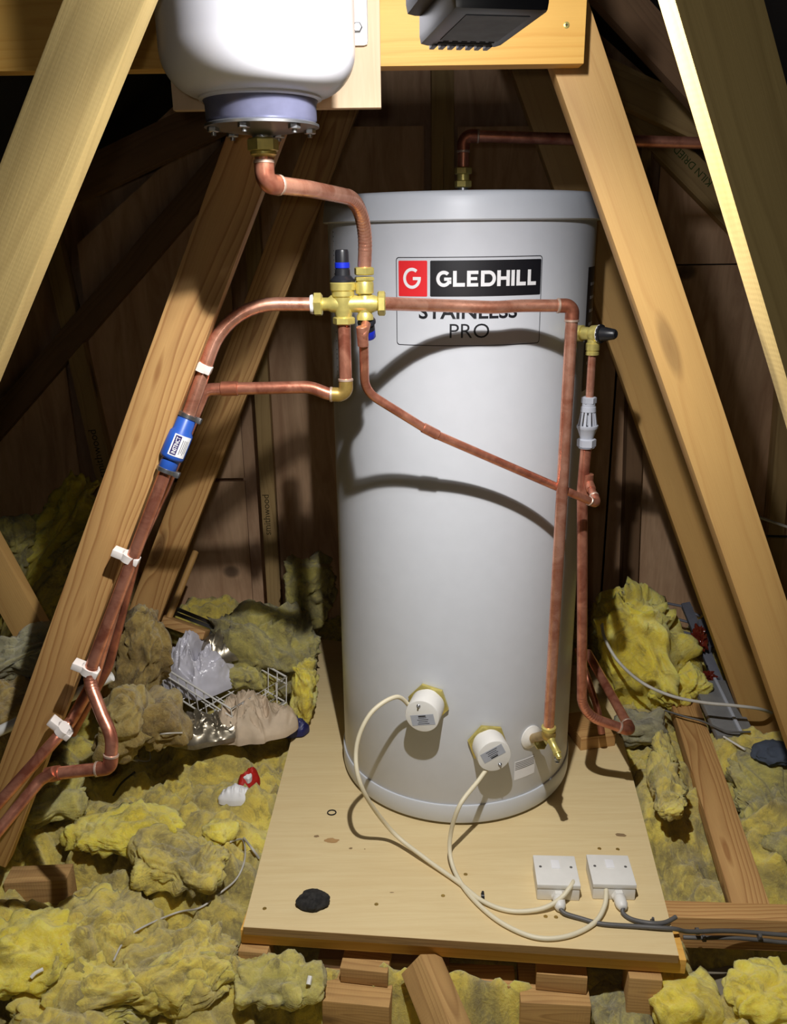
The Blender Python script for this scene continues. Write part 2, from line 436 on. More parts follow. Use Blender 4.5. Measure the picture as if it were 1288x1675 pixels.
# plywood sheets nailed over the gable, one object each
xs = lambda px, py: P(px, py, YB).x
for i, (x0, x1, z0, z1, lab) in enumerate([
        (-2.6, xs(128, 760), 0.0, 1.2, 'brown plywood sheet on the gable behind the upper left wool batt'),
        (xs(180, 760) - 0.02, xs(410, 780) - 0.02, P(380, 785, YB).z + 0.006, 1.75, 'upper plywood sheet on the gable left of the stamped stud, above the dark seam'),
        (xs(180, 760) - 0.02, xs(410, 780) - 0.02, FL, P(380, 785, YB).z - 0.006, 'lower plywood sheet on the gable left of the stamped stud, behind the broom'),
        (xs(446, 780), xs(700, 260) - 0.01, FL, P(600, 207, YB).z + 0.0, 'knotty plywood sheet on the gable directly left of the twin studs above the tank'),
        (xs(748, 260), xs(1020, 700) - 0.03, FL, P(800, 207, YB).z + 0.0, 'plywood sheet on the gable directly right of the twin studs above the tank'),
        (xs(1062, 300) + 0.03, 1.30, P(1100, 438, YB).z + 0.006, 1.45, 'upper right plywood sheet under the sloping green-stamped board'),
        (xs(1062, 300) - 0.06, 2.4, FL, P(1100, 430, YB).z - 0.004, 'tall lower right plywood sheet on the gable below the seam')]):
    bm = bmesh.new()
    if False:
        v = [(x0, z0), (x1, z0), (x1, 0.9), (x0, min(1.62, 2.10 - (x0 - 0.1) * 0.776))]
        if x1 > 1.0: v[2] = (x1, max(z0 + 0.02, 2.06 - (x1 - 0.1) * 0.776))
        a = [bm.verts.new((x, YB, z)) for x, z in v]; b = [bm.verts.new((x, YB + 0.012, z)) for x, z in v]
        bm.faces.new(a); bm.faces.new(b[::-1])
        for k in range(4): bm.faces.new((a[k], b[k], b[(k + 1) % 4], a[(k + 1) % 4]))
    else:
        top = lambda x: min(z1, 2.02 - abs(x - 0.10) * 0.776)
        if x0 < 0 < x1 and False: pass
        pts_ = [(x0, z0), (x1, z0)] + [(x1 + (x0 - x1) * k / 12, top(x1 + (x0 - x1) * k / 12)) for k in range(13)]
        pts_ = [(x, max(z0 + 0.0 if i_ < 2 else z0 + 0.001 * i_, z)) for i_, (x, z) in enumerate(pts_)]
        a = [bm.verts.new((x, YB, z)) for x, z in pts_]; b = [bm.verts.new((x, YB + 0.012, z)) for x, z in pts_]
        bm.faces.new(a); bm.faces.new(b[::-1])
        for k in range(len(a)): bm.faces.new((a[k], b[k], b[(k + 1) % len(a)], a[(k + 1) % len(a)]))
    tag(obj('plywood_sheet', bm, 'wallply', smooth=False), lab, 'plywood sheet', 'plywood sheets on the gable')

# studs on the gable
st = []
def stud(px0, py0, px1, py1, wdt, lab, mat='far', t=0.045, up=0.0, dn=0.0, Y=YB - 0.046, name='wall_stud', cat='wall stud'):
    a, b = ext(P(px0, py0, Y), P(px1, py1, Y), -up, 1 + dn)
    return plank(name, a, b, wdt, t, mat, lab, cat)
s1 = stud(428, 640, 452, 1040, 0.045, 'stamped upright stud on the gable left of the tank', up=2.2, dn=0.4)
s2 = stud(716, 115, 716, 315, 0.033, 'left one of the twin studs above the tank', up=0.5, dn=1.0)
s3 = stud(734, 115, 735, 315, 0.030, 'right one of the twin studs above the tank', up=0.5, dn=1.0)
s4 = stud(150, 690, 180, 820, 0.055, 'stamped stud on the gable behind the upper left wool batt', up=3.0, dn=2.0)
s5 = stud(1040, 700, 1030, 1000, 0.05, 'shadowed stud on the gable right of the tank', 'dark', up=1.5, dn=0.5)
s6 = stud(1290, 640, 1268, 900, 0.05, 'short stud at the right edge behind the braces', 'far', up=0.5, dn=0.5)
s7 = stud(1058, 240, 1055, 330, 0.03, 'short pale upright stud under the sloping stamped board', 'far', dn=0.9)
# sloping boards at the gable
ks = stud(1035, 178, 1235, 385, 0.078, 'sloping board with green stamped lettering on the right of the gable', 'far', up=1.6, dn=1.5, name='gable_rafter', cat='rafter', Y=YB - 0.05)
r2 = stud(975, 118, 1200, 225, 0.085, 'rough brace crossing above the sloping stamped board at right', 'far', up=0.5, dn=-0.1, Y=2.35, name='diagonal_brace', cat='brace')
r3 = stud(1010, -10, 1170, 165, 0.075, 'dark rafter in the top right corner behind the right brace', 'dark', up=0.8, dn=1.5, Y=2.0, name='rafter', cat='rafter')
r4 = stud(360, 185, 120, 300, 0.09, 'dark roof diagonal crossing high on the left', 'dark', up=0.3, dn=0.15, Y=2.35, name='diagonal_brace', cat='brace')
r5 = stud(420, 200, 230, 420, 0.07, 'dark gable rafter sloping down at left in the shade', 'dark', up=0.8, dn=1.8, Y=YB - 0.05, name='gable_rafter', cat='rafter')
# stamped lettering
def stamp(parent, s, size, at, along, up, mat):
    x = along.normalized(); n = V((0, -1, 0)); y = n.cross(x)
    if y.dot(up) < 0: pass
    bm = text_bm(s, size, 0.0)
    mm = Matrix((x, y, n)).transposed().to_4x4(); mm.translation = at + n * 0.0012
    bm.transform(mm); return obj('stamped_text', bm, mat, parent, False)
d1 = (P(428, 640, YB - .046) - P(452, 1040, YB - .046))
stamp(s1, 'smithwood', 0.030, P(437, 842, YB - 0.046), d1, V((-1, 0, 0)), 'stamp')
stamp(s4, 'smithwood', 0.034, P(160, 742, YB - 0.046), P(150, 690, YB) - P(180, 820, YB), V((-1, 0, 0)), 'stamp')
stamp(ks, 'pod \u2014\u2014 KILN DRIED \u2014', 0.028, P(1150, 288, YB - 0.05), -(P(1235, 385, YB) - P(1035, 178, YB)), V((0, 0, -1)), 'stampg')

# truss braces
def brace(px0, py0, px1, py1, Y, width, mat, lab, up, dn, t=0.036):
    a, b = ext(P(px0, py0, Y), P(px1, py1, Y), -up, 1 + dn)
    return plank('roof_brace', a, b, width, t, mat, lab, 'roof brace', bev=0.002)
Y1, Y2, Y3 = 0.90, 1.36, 1.97
brace(170, 0, 33, 345, 0.94, 0.070, 'web_near', 'nearest left roof brace, a broad rough-sawn timber in the top left corner', 0.6, 2.6)
brace(388, 300, 92, 1100, Y2, 0.076, 'web', 'left roof brace carrying the clipped copper pipes', 0.62, 0.5)
brace(544, 200, 257, 950, Y3, 0.080, 'web', 'left roof brace furthest back, behind the branch pipe', 0.5, 0.32)
o = brace(1178, 0, 1296, 420, 0.75, 0.064, 'web_near', 'nearest right roof brace, cropped by the right edge of the picture', 0.6, 3.6)
brace(952, 110, 1197, 830, Y2, 0.076, 'web_smooth', 'smooth right roof brace passing over the top copper pipe', 0.5, 1.0)
brace(870, 110, 1122, 830, Y3, 0.080, 'web_smooth', 'narrow right roof brace directly beside the tank', 0.5, 0.75)
# lower left diagonal timber
plank('roof_brace', P(-40, 880, 1.75), P(75, 1085, 1.75), 0.075, 0.036, 'web_smooth', 'short timber sloping down at the left edge of the picture', 'roof brace')
plank('roof_brace', P(-30, 345, 1.45), P(30, 290, 1.45), 0.06, 0.036, 'web', 'pale timber corner just showing at the left edge behind the nearest brace', 'roof brace')

# horizontal beam carrying the vessel
YBM = Y2 - 0.037
a = P(-160, 64, YBM); b = P(958, 57, YBM)
zt, zb = P(900, 2, YBM).z, P(900, 105, YBM).z
hb = plank('cross_beam', V((a.x, YBM, zb + 0.0725)), V((b.x, YBM, zb + 0.0725)), 0.145, 0.036, 'beam', 'planed pine beam fixed across the braces at the top', 'beam', face=V((0, -1, 0)))
def screw(parent, p, n=V((0, -1, 0)), r=0.0042):
    bm = bmesh.new(); lathe(bm, p, n, [(0, r), (0.0006, r), (0.001, r * .8)], 14); s = obj('screw', bm, 'brass', parent)
    bm = bmesh.new(); x, y = frame_of(n)
    for q in (x, y):
        box(bm, (-r * .5, -r * .12, 0), (r * .5, r * .12, 0.0003), Matrix.Translation(p + n * 0.0010) @ Matrix((q, n.cross(q), n)).transposed().to_4x4())
    obj('cross_slot', bm, 'ink', s, False)
screw(hb, P(927, 41, YBM - 0.0001))
YPL = YBM - 0.0005
pl = bmesh.new(); c0 = P(283, 178, YPL - 0.018); c1 = P(624, 176, YPL - 0.018)
box(pl, (c0.x, YPL - 0.018, c1.z), (c1.x, YPL, c1.z + 0.5), None, 0.001)
tag(obj('mounting_plank', pl, 'plank'), 'pale upright board behind the expansion vessel', 'board')

# ---------------------------------------------------------------- expansion vessel
YV = 1.155; vc = P(423, 100, YV); vx = vc.x; RV = 0.1175
zfl = P(423, 190, YV - 0.07).z
t = thing('expansion_vessel', 'white pressure vessel with a bolted steel flange, hung from the top beam', 'pressure vessel', (vx, YV, zfl))
zb = P(423, 150, YV - 0.065).z
prof = [(0.0, 0.062), (0.004, 0.075)]
for k in range(1, 13):
    a = k / 12 * PI / 2
    prof.append((0.006 + 0.052 * (1 - math.cos(a)), 0.068 + (RV - 0.068) * math.sin(a)))
prof += [(0.30, RV)]
for k in range(1, 9):
    a = k / 8 * PI / 2
    prof.append((0.30 + 0.055 * math.sin(a), 0.062 + (RV - 0.062) * math.cos(a)))
prof += [(0.36, 0.0)]
obj('shell', lathe(bmesh.new(), V((vx, YV, zb - 0.004)), V((0, 0, 1)), prof, 96), 'vessel', t, angle=60)
fo = V((vx, YV, zfl))
obj('flange_collar', lathe(bmesh.new(), fo, V((0, 0, 1)), [(0.0, 0.0655), (0.003, 0.068), (zb - zfl - 0.006, 0.068), (zb - zfl + 0.012, 0.077), (zb - zfl + 0.014, 0.06)], 72), 'steel_dark', t)
fp = obj('flange_plate', lathe(bmesh.new(), fo, V((0, 0, -1)), [(0, 0.066), (0.002, 0.0705), (0.005, 0.0705), (0.0055, 0.058), (0.009, 0.045), (0.011, 0.020), (0.014, 0.013), (0.020, 0.012)], 72), 'steel', t)
for k in range(6):
    a = k * PI / 3 + 0.3; p = fo + V((math.cos(a) * 0.060, math.sin(a) * 0.060, -0.005))
    bm = bmesh.new(); nut(bm, p, V((0, 0, -1)), 0.006, 0.0075); lathe(bm, p, V((0, 0, -1)), [(0.005, 0.003), (0.010, 0.003)], 12)
    obj('flange_bolt', bm, 'steel', fp)
# two mounting brackets on its back
bm = bmesh.new()
box(bm, (vx + RV - 0.03, YPL - 0.021, P(600, 80, YPL).z), (vx + RV + 0.013, YPL - 0.018, vc.z + 0.12), None, 0.006)
br = obj('mounting_bracket', bm, 'white', t)
bm = bmesh.new(); box(bm, (vx - 0.03, YV + RV - 0.012, vc.z), (vx + 0.03, YPL - 0.019, vc.z + 0.10), None, 0.002); obj('mounting_bracket', bm, 'white', t)
p = P(585, 45, YPL - 0.021); bm = bmesh.new(); lathe(bm, p + V((0, 0.0, 0)), V((0, -1, 0)), [(0, 0.007), (0.002, 0.007), (0.004, 0.005)], 6); obj('bracket_bolt', bm, 'steel', br)

# flush pipe from the vessel to the valve group
YE = YV
e0 = P(427, 208, YE); VX = P(597, 470, 1.42)
t = thing('vessel_pipe', 'copper pipe curving from the white vessel down to the brass valve group', 'pipe', e0)
pts = [V((vx, YE, P(427, 248, YE).z)), V((vx, YE, P(437, 300, YE).z)), P(505, 309, 1.23), P(601, 328, 1.41), V((VX.x, 1.42, P(597, 436, 1.42).z))]
pipe_parts(t, pts, [0.014, 0.15, 0.085], 0.011, 'copper_bright', elbows=(0,), emat='copper', ribs=(2,))
bm = bmesh.new(); q = V((vx, YE, P(427, 226, YE).z + 0.014)); lathe(bm, q + V((0, 0, 0.006)), V((0, 0, -1)), [(0, 0.0125), (0.022, 0.0125)], 24); obj('threaded_tail', bm, 'brass_dark', t)
bm = bmesh.new(); nut(bm, q - V((0, 0, 0.014)), V((0, 0, -1)), 0.016, 0.0195, 0.3); lathe(bm, q - V((0, 0, 0.03)), V((0, 0, -1)), [(0, 0.0165), (0.003, 0.0165), (0.006, 0.012)], 24); obj('union_nut', bm, 'brass', t)

# ---------------------------------------------------------------- hot water tank
CX, CY, R = 0.147, 1.866, 0.275
def cyl(px, py, rad=R):
    r = ray(px, py); o = V((0, 0, ZC)); a = r.x ** 2 + r.y ** 2; ox, oy = -CX, -CY
    b = 2 * (r.x * ox + r.y * oy); c = ox * ox + oy * oy - rad * rad
    return o + r * ((-b - math.sqrt(b * b - 4 * a * c)) / (2 * a))
def sz(px, py):
    p = cyl(px, py); return (R * math.atan2(p.x - CX, -(p.y - CY)), p.z)
def onc(s, z, rad=R):
    a = s / R; return V((CX + rad * math.sin(a), CY - rad * math.cos(a), z))
ZL = cyl(757, 357, 0.283).z
tank = thing('water_cylinder', 'tall pale grey stainless hot water cylinder standing on the plywood base', 'water cylinder', (CX, CY, 0))
up = V((0, 0, 1)); to = V((CX, CY, 0))
obj('foot_gap_shade', lathe(bmesh.new(), to, up, [(0, 0.262), (0.009, 0.262), (0.010, 0.20)], 96), 'blackr', tank)  # black disc for the small feet and the shadowed gap around them
obj('base_rim', lathe(bmesh.new(), to, up, [(0.008, 0.262), (0.009, 0.277), (0.013, 0.279), (0.050, 0.2795), (0.054, 0.278), (0.055, 0.272)], 160), 'lid', tank)
obj('casing', lathe(bmesh.new(), to, up, [(0.012, 0.26), (0.05, R), (0.3, R), (0.6, R), (0.9, R), (ZL + 0.01, R)], 160), 'tank', tank)
obj('lid', lathe(bmesh.new(), to, up, [(ZL - 0.002, 0.2765), (ZL - 0.0035, 0.282), (ZL - 0.001, 0.2845), (ZL + 0.020, 0.2825), (ZL + 0.037, 0.2800), (ZL + 0.043, 0.2775), (ZL + 0.047, 0.271), (ZL + 0.0475, 0.25), (ZL + 0.046, 0)], 160), 'lid', tank)
# printed panel, wrapped on the casing
def wrap(bm, rad, origin=(0, 0)):
    xs_ = [v.co.x for v in bm.verts]
    x = math.floor(min(xs_) / 0.006) * 0.006
    while x < max(xs_):
        x += 0.006
        g = bm.verts[:] + bm.edges[:] + bm.faces[:]
        bmesh.ops.bisect_plane(bm, geom=g, plane_co=(x, 0, 0), plane_no=(1, 0, 0), dist=1e-6)
    for v in bm.verts: v.co = onc(v.co.x + origin[0], v.co.y + origin[1], rad)
    return bm
def poly(bm, pts):
    bm.faces.new([bm.verts.new((x, y, 0)) for x, y in pts])
def rrect(x0, y0, x1, y1, r, n=5):
    o = []
    for cx, cy, a0 in ((x1 - r, y1 - r, 0), (x0 + r, y1 - r, 90), (x0 + r, y0 + r, 180), (x1 - r, y0 + r, 270)):
        for k in range(n + 1):
            a = math.radians(a0 + 90 * k / n); o.append((cx + r * math.cos(a), cy + r * math.sin(a)))
    return o
def ring2(bm, A, B):
    a = [bm.verts.new((x, y, 0)) for x, y in A]; b = [bm.verts.new((x, y, 0)) for x, y in B]; n = len(a)
    for k in range(n): bm.faces.new((a[k], a[(k + 1) % n], b[(k + 1) % n], b[k]))
L0, T0 = sz(648, 420); L1, T1 = sz(883, 562)
def q(px, py):            # picture position -> position on the unrolled casing
    return (L0 + (px - 648) / (883 - 648) * (L1 - L0), T0 + (py - 420) / (562 - 420) * (T1 - T0))
lab = thing('label_holder', None, None); bpy.data.objects.remove(lab)
def decal(name, bm, rad, mat, parent=tank):
    return obj(name, wrap(bm, rad), mat, parent, False)
x0, y1 = q(648, 420.5); x1, y0 = q(882, 561)
bm = bmesh.new(); ring2(bm, rrect(x0, y0, x1, y1, 0.006), rrect(x0 + .0014, y0 + .0014, x1 - .0014, y1 - .0014, 0.005))
decal('label_border', bm, R + 0.0004, 'ink')
x0, y1 = q(652.5, 426); x1, y0 = q(699.5, 482)
bm = bmesh.new(); poly(bm, rrect(x0, y0, x1, y1, 0.002)); redp = decal('red_badge', bm, R + 0.0004, 'red')
def garc(bm, cx, cy, ro, ri, a0, a1, sx=1.0, n=26):
    A = []; B = []
    for k in range(n + 1):
        a = math.radians(a0 + (a1 - a0) * k / n)
        A.append(bm.verts.new((cx + ro * sx * math.cos(a), cy + ro * math.sin(a), 0)))
        B.append(bm.verts.new((cx + (ro * sx - (ro - ri)) * math.cos(a), cy + ri * math.sin(a), 0)))
    for k in range(n): bm.faces.new((A[k], A[k + 1], B[k + 1], B[k]))
def rect(bm, x0, y0, x1, y1): poly(bm, [(x0, y0), (x1, y0), (x1, y1), (x0, y1)])
cx, cy = q(675, 453.5); ro = abs(q(0, 470)[1] - q(0, 437)[1]) / 2
bm = bmesh.new(); garc(bm, cx, cy, ro, ro * .70, 52, 352, 0.93); rect(bm, cx + ro * .1, cy - ro * .17, cx + ro * .93, cy + ro * .13)
decal('letter_g_logo', bm, R + 0.0008, 'paper', redp)
x0, y1 = q(704, 426); x1, y0 = q(880, 482)
bm = bmesh.new(); poly(bm, rrect(x0, y0, x1, y1, 0.002)); blk_ = decal('black_badge', bm, R + 0.0004, 'ink')
# GLEDHILL in heavy geometric capitals
yb_, yt_ = q(0, 466.5)[1], q(0, 442)[1]; hh = yt_ - yb_; st_ = hh * .235; bm = bmesh.new()
def X_(px): return q(px, 0)[0]
def letter(ch, xa, xb):
    if ch == 'G':
        ro = hh / 2 * 1.03; cx = (xa + xb) / 2; cy = (yb_ + yt_) / 2; sx = (xb - xa) / 2 / ro
        garc(bm, cx, cy, ro, ro - st_ * .95, 45, 345, sx); rect(bm, cx + ro * .05, cy - ro * .24, xb, cy + ro * .16)
        rect(bm, xb - st_ * .9, cy - ro * .62, xb, cy - ro * .1)
    if ch in 'LEHI': rect(bm, xa, yb_, xa + st_ * 1.02, yt_)
    if ch == 'L': rect(bm, xa + st_, yb_, xb, yb_ + st_)
    if ch == 'E':
        rect(bm, xa + st_, yb_, xb, yb_ + st_ * .92); rect(bm, xa + st_, yt_ - st_ * .92, xb, yt_)
        c = (yb_ + yt_) / 2; rect(bm, xa + st_, c - st_ * .42, xb - st_ * .3, c + st_ * .42)
    if ch == 'H':
        rect(bm, xb - st_, yb_, xb, yt_); c = (yb_ + yt_) / 2; rect(bm, xa + st_, c - st_ * .45, xb - st_, c + st_ * .45)
    if ch == 'D':
        rect(bm, xa, yb_, xa + st_, yt_); ro = hh / 2; cx = xb - ro * .95; cy = (yb_ + yt_) / 2
        rect(bm, xa + st_, yb_, cx, yb_ + st_ * .95); rect(bm, xa + st_, yt_ - st_ * .95, cx, yt_)
        garc(bm, cx, cy, ro, ro - st_ * .95, -90, 90, .95)
for ch, a, b in (('G', 713.5, 736.5), ('L', 739, 757), ('E', 760, 777), ('D', 781, 804), ('H', 806, 826), ('I', 828.5, 834), ('L', 837, 853), ('L', 856, 871)):
    letter(ch, X_(a), X_(b))
decal('brand_lettering', bm, R + 0.0008, 'paper', blk_)
def textdecal(s, px, py, hpx, wpx, off, mat, parent=tank, rad=R + 0.0005):
    bm = text_bm(s, 1.0, off)
    xs_ = [v.co.x for v in bm.verts]; ys_ = [v.co.y for v in bm.verts]
    cx, cy = q(px, py); sw = abs(q(px + wpx, 0)[0] - q(px, 0)[0]); shh = abs(q(0, py + hpx)[1] - q(0, py)[1])
    for v in bm.verts:
        v.co.x = cx + (v.co.x - (min(xs_) + max(xs_)) / 2) / (max(xs_) - min(xs_)) * sw
        v.co.y = cy + (v.co.y - (min(ys_) + max(ys_)) / 2) / (max(ys_) - min(ys_)) * shh
    bmesh.ops.triangulate(bm, faces=bm.faces[:])
    return decal('lettering', bm, rad, mat, parent)
textdecal('STAINLESS', 763, 506, 23, 154, 0.022, 'ink')
textdecal('PRO', 765, 536.5, 23, 61, -0.004, 'ink')
# data plate on the right flank and paper sticker on the left
def plate(px0, py0, px1, py1, mat, name, lab=None, rad=R + 0.0005):
    a = sz(px0, py0); b = sz(px1, py1); bm = bmesh.new(); rect(bm, a[0], b[1], b[0], a[1])
    o = decal(name, bm, rad, mat); 
    if lab: o['label'] = lab
    return o, a, b
a = sz(963, 437); bm = bmesh.new(); rect(bm, a[0], sz(953, 640)[1], a[0] + 0.115, a[1]); dp = decal('data_plate', bm, R + 0.0005, 'ink')
bm = bmesh.new()
for k in range(7): rect(bm, a[0] + 0.02, a[1] - 0.03 - k * 0.026, a[0] + 0.09, a[1] - 0.036 - k * 0.026)
decal('data_lines', bm, R + 0.0009, 'grey_pl', dp)
o, a, b = plate(545, 368, 556, 690, 'paper', 'paper_sticker', 'tall white instruction sticker')
bm = bmesh.new(); random.seed(8)
for k in range(34):
    zz = a[1] - 0.012 - k * 0.0088; 
    if random.random() < 0.8: rect(bm, a[0] + 0.004, zz, a[0] + 0.004 + random.uniform(.3, .9) * (b[0] - a[0] - .008), zz - 0.0022)
decal('sticker_text', bm, R + 0.0009, 'ink', o)
a = sz(842, 1246); b = sz(872, 1262); bm = bmesh.new(); rect(bm, a[0], b[1] - .004, b[0] + .004, a[1]); o = decal('small_sticker', bm, R + 0.0005, 'paper')
bm = bmesh.new()
for k in range(5): rect(bm, a[0] + .002, a[1] - .004 - k * .0042, b[0] + .002, a[1] - .0055 - k * .0042)
decal('sticker_text', bm, R + 0.0009, 'gcable', o)

# immersion heaters
def heater(nx, ny, dx, dy, cap_angle, label, exit_dir):
    n0 = cyl(nx, ny); n = V((n0.x - CX, n0.y - CY, 0)).normalized()
    best = min((abs((n0 + n * L - P(dx, dy, (n0 + n * L).y)).length), L) for L in [0.04 + 0.002 * k for k in range(40)])
    L = best[1]
    t = thing('immersion_heater', label, 'immersion heater', n0, 'immersion heaters')
    bm = bmesh.new(); nut(bm, n0 - n * 0.004, n, 0.016, 0.0445, 0.2); obj('hexagon_head', bm, 'brass', t)
    bm = bmesh.new(); lathe(bm, n0 + n * 0.010, n, [(0, 0.036), (L - 0.013, 0.0365), (L - 0.0105, 0.0355), (L - 0.010, 0.034)], 64); cp = obj('cap', bm, 'white', t)
    x = V((0, 0, 1)).cross(n).normalized(); u = V((0, 0, 1))
    ca, sa = math.cos(cap_angle), math.sin(cap_angle)
    X, U = x * ca + u * sa, u * ca - x * sa
    f = n0 + n * (L + 0.0002)
    mm = Matrix((X, U, n)).transposed().to_4x4(); mm.translation = f
    bm = bmesh.new(); box(bm, (-0.025, -0.020, 0), (0.025, 0.004, 0.0003), mm); rl = obj('rating_label', bm, 'grey_pl', cp, False); rl['label'] = 'pale printed rating label'
    bm = bmesh.new(); random.seed(3)
    for k in range(5):
        w0 = random.uniform(.006, .017) if k else .008
        box(bm, (-w0, 0.002 - k * .0045 - (.0028 if k == 0 else .0012), 0.0003), (w0, 0.002 - k * .0045, 0.0005), mm)
    obj('label_print', bm, 'ink', rl, False)
    bm = bmesh.new(); lathe(bm, f + U * 0.0245 - X * 0.002, n, [(0, 0.0042), (0.001, 0.0042), (0.003, 0.002), (0.006, 0.0015)], 14); obj('cap_screw', bm, 'steel', cp)
    return n0, n, L, x
random.seed(5)
h1 = heater(702, 1148, 689.5, 1171.5, 0.22, 'left immersion heater cap, the higher of the two on the tank, cable leaving its side', None)
h2 = heater(797, 1213, 808, 1238, PI + 0.45, 'right immersion heater cap, the lower of the two, cable leaving underneath', None)

# cables of the heaters
def cable(name, label, cat, pts, r, mat, group=None, n=12, seg=12):
    o = obj(name, tube(bmesh.new(), spline(pts, n), r, seg), mat, None); return tag(o, label, cat, group)
r_ = 0.0046
c1s = h1[0] + h1[1] * 0.03 - h1[3] * 0.033
if c1s.x > h1[0].x: c1s = h1[0] + h1[1] * 0.03 + h1[3] * 0.033
cable('power_cable', 'cream cable looping from the left heater cap to the left switch', 'cable',
      [c1s, P(648, 1140, 1.55), P(606, 1168, 1.52), P(583, 1225, 1.50), P(593, 1290, 1.475), Z(640, 1358, 0.045), Z(697, 1405, 0.014), Z(750, 1443, 0.007), Z(790, 1474, 0.007), Z(835, 1490, 0.006), Z(884, 1487, 0.010), Z(917, 1470, 0.022), Z(936, 1447, 0.036), Z(938, 1440, 0.03)], r_, 'cable')
c2s = h2[0] + h2[1] * 0.040 - V((0.004, 0, 0.030))
cable('power_cable', 'cream cable looping from the right heater cap to the right switch', 'cable',
      [c2s, P(783, 1277, 1.525), P(752, 1318, 1.48), Z(737, 1368, 0.06), Z(739, 1410, 0.018), Z(758, 1450, 0.007), Z(790, 1486, 0.006), Z(830, 1515, 0.006), Z(880, 1534, 0.006), Z(930, 1531, 0.006), Z(972, 1510, 0.007), Z(990, 1480, 0.015), Z(992, 1448, 0.0260)], r_, 'cable')

# ---------------------------------------------------------------- plywood base and its timbers
def prism(bm, corners, z0, z1):
    a = [bm.verts.new((p.x, p.y, z1)) for p in corners]; b = [bm.verts.new((p.x, p.y, z0)) for p in corners]
    bm.faces.new(a); bm.faces.new(b[::-1]); n = len(a)
    for k in range(n): bm.faces.new((a[k], b[k], b[(k + 1) % n], a[(k + 1) % n]))
    return bm
FLc, FRc, BRc, BLc = Z(398, 1516, 0), Z(1111, 1563, 0), Z(1003, 1170, 0), Z(519, 1045, 0)
BRc = FRc + (BRc - FRc).normalized() * (BLc - FLc).length * 1.0
BRc = V((BRc.x, min(BRc.y, 2.30), 0)); 
bs = thing('plywood_sheet', 'pale plywood sheet the tank stands on, scuffed and screwed down', 'plywood board', (FLc.x, FLc.y, -0.018))
obj('sheet', prism(bmesh.new(), [FLc, FRc, BRc, BLc], -0.0175, 0.0), 'ply', bs, False)
ed = bmesh.new()
dx = (FRc - FLc).normalized(); nrm = V((dx.y, -dx.x, 0))
if nrm.y > 0: nrm = -nrm
prism(ed, [FLc + nrm * .0006, FRc + nrm * .0006, FRc, FLc], -0.0172, -0.0004); obj('edge_veneers', ed, 'plyedge', bs, False)
for px, py in ((433, 1486), (616, 1479), (725, 1465), (893, 1499), (910, 1500), (480, 1190), (487, 1205), (981, 1388), (1011, 1389), (762, 1430)):
    bm = bmesh.new(); lathe(bm, Z(px, py, 0.0002), up, [(0, 0.0042), (0.0004, 0.0038), (0.0002, 0.0015)], 12); obj('screw_head', bm, 'brass_dark', bs)
def blot(px, py, rx, ry, mat, par, seed=0, zz=0.0005):
    random.seed(seed); c = Z(px, py, 0); bm = bmesh.new()
    vs = []
    for k in range(18):
        a = k / 18 * 2 * PI; f = random.uniform(.75, 1.15); vs.append(bm.verts.new((c.x + rx * f * math.cos(a), c.y + ry * f * math.sin(a), zz)))
    bm.faces.new(vs); return obj('stain', bm, mat, par, False)
blot(542, 1376, 0.016, 0.009, 'stain_o', bs, 2) if 'stain_o' in M else None
M['stain'] = flat('resin_stain', (190, 150, 98), 0.8); M['stain_d'] = flat('old_stain', (150, 124, 88), 0.85)
blot(542, 1375, 0.016, 0.008, 'stain', bs, 2); blot(518, 1368, 0.006, 0.004, 'stain_d', bs, 3); blot(1016, 1366, 0.012, 0.006, 'stain_d', bs, 4)
blot(574, 1388, 0.004, 0.003, 'stain_d', bs, 5); blot(597, 1389, 0.0015, 0.0015, 'stain_d', bs, 6); blot(641, 1460, 0.005, 0.0012, 'stain_d', bs, 7)

a0, a1 = Z(394, 1526, -0.0185), Z(1124, 1573, -0.0185)
def blk(name, label, l, r, ztop, depth, h, mat, cat='timber offcut', bev=0.002, group=None, tilt=None):
    a = Z(l[0], l[1], ztop); b = Z(r[0], r[1], ztop); x = (b - a); L = x.length; x.normalize(); y = V((-x.y, x.x, 0))
    bm = bmesh.new(); box(bm, (0, 0, -h), (L, depth, 0), None, bev)
    o = obj(name, bm, mat, None, True, angle=30)
    mm = Matrix((x, y, V((0, 0, 1)))).transposed().to_4x4(); mm.translation = a
    if tilt: mm = mm @ tilt
    o.matrix_world = mm
    return tag(o, label, cat, group)
blk('front_batten', 'long planed batten under the front edge of the plywood base', (393, 1521), (1124, 1571), -0.0185, 0.07, 0.032, 'beam', 'batten')
# short posts and stacked offcuts carrying the base
blk('support_block', 'upright block under the left front corner of the base', (389, 1556), (437, 1560), -0.052, 0.045, 0.14, 'block')
blk('support_block', 'small block on top of the left stack under the base', (556, 1583), (634, 1592), -0.075, 0.07, 0.035, 'block')
blk('support_block', 'wide sawn block at the bottom of the left stack', (526, 1637), (637, 1648), -0.112, 0.12, 0.09, 'block')
blk('support_block', 'small split block on top of the right stack under the base', (878, 1592), (962, 1600), -0.080, 0.05, 0.04, 'block')
blk('support_block', 'wide flaky block at the bottom of the right stack', (852, 1640), (968, 1646), -0.122, 0.10, 0.09, 'block')
blk('timber_offcut', 'flat plank lying behind the leaning timber under the base', (728, 1609), (844, 1614), -0.115, 0.05, 0.045, 'web')
blk('support_block', 'upright block under the right front corner of the base', (1030, 1600), (1085, 1604), -0.055, 0.06, 0.14, 'block')
blk('timber_offcut', 'dark timber end in the shade behind the left stack', (520, 1568), (735, 1580), -0.090, 0.04, 0.07, 'dark')
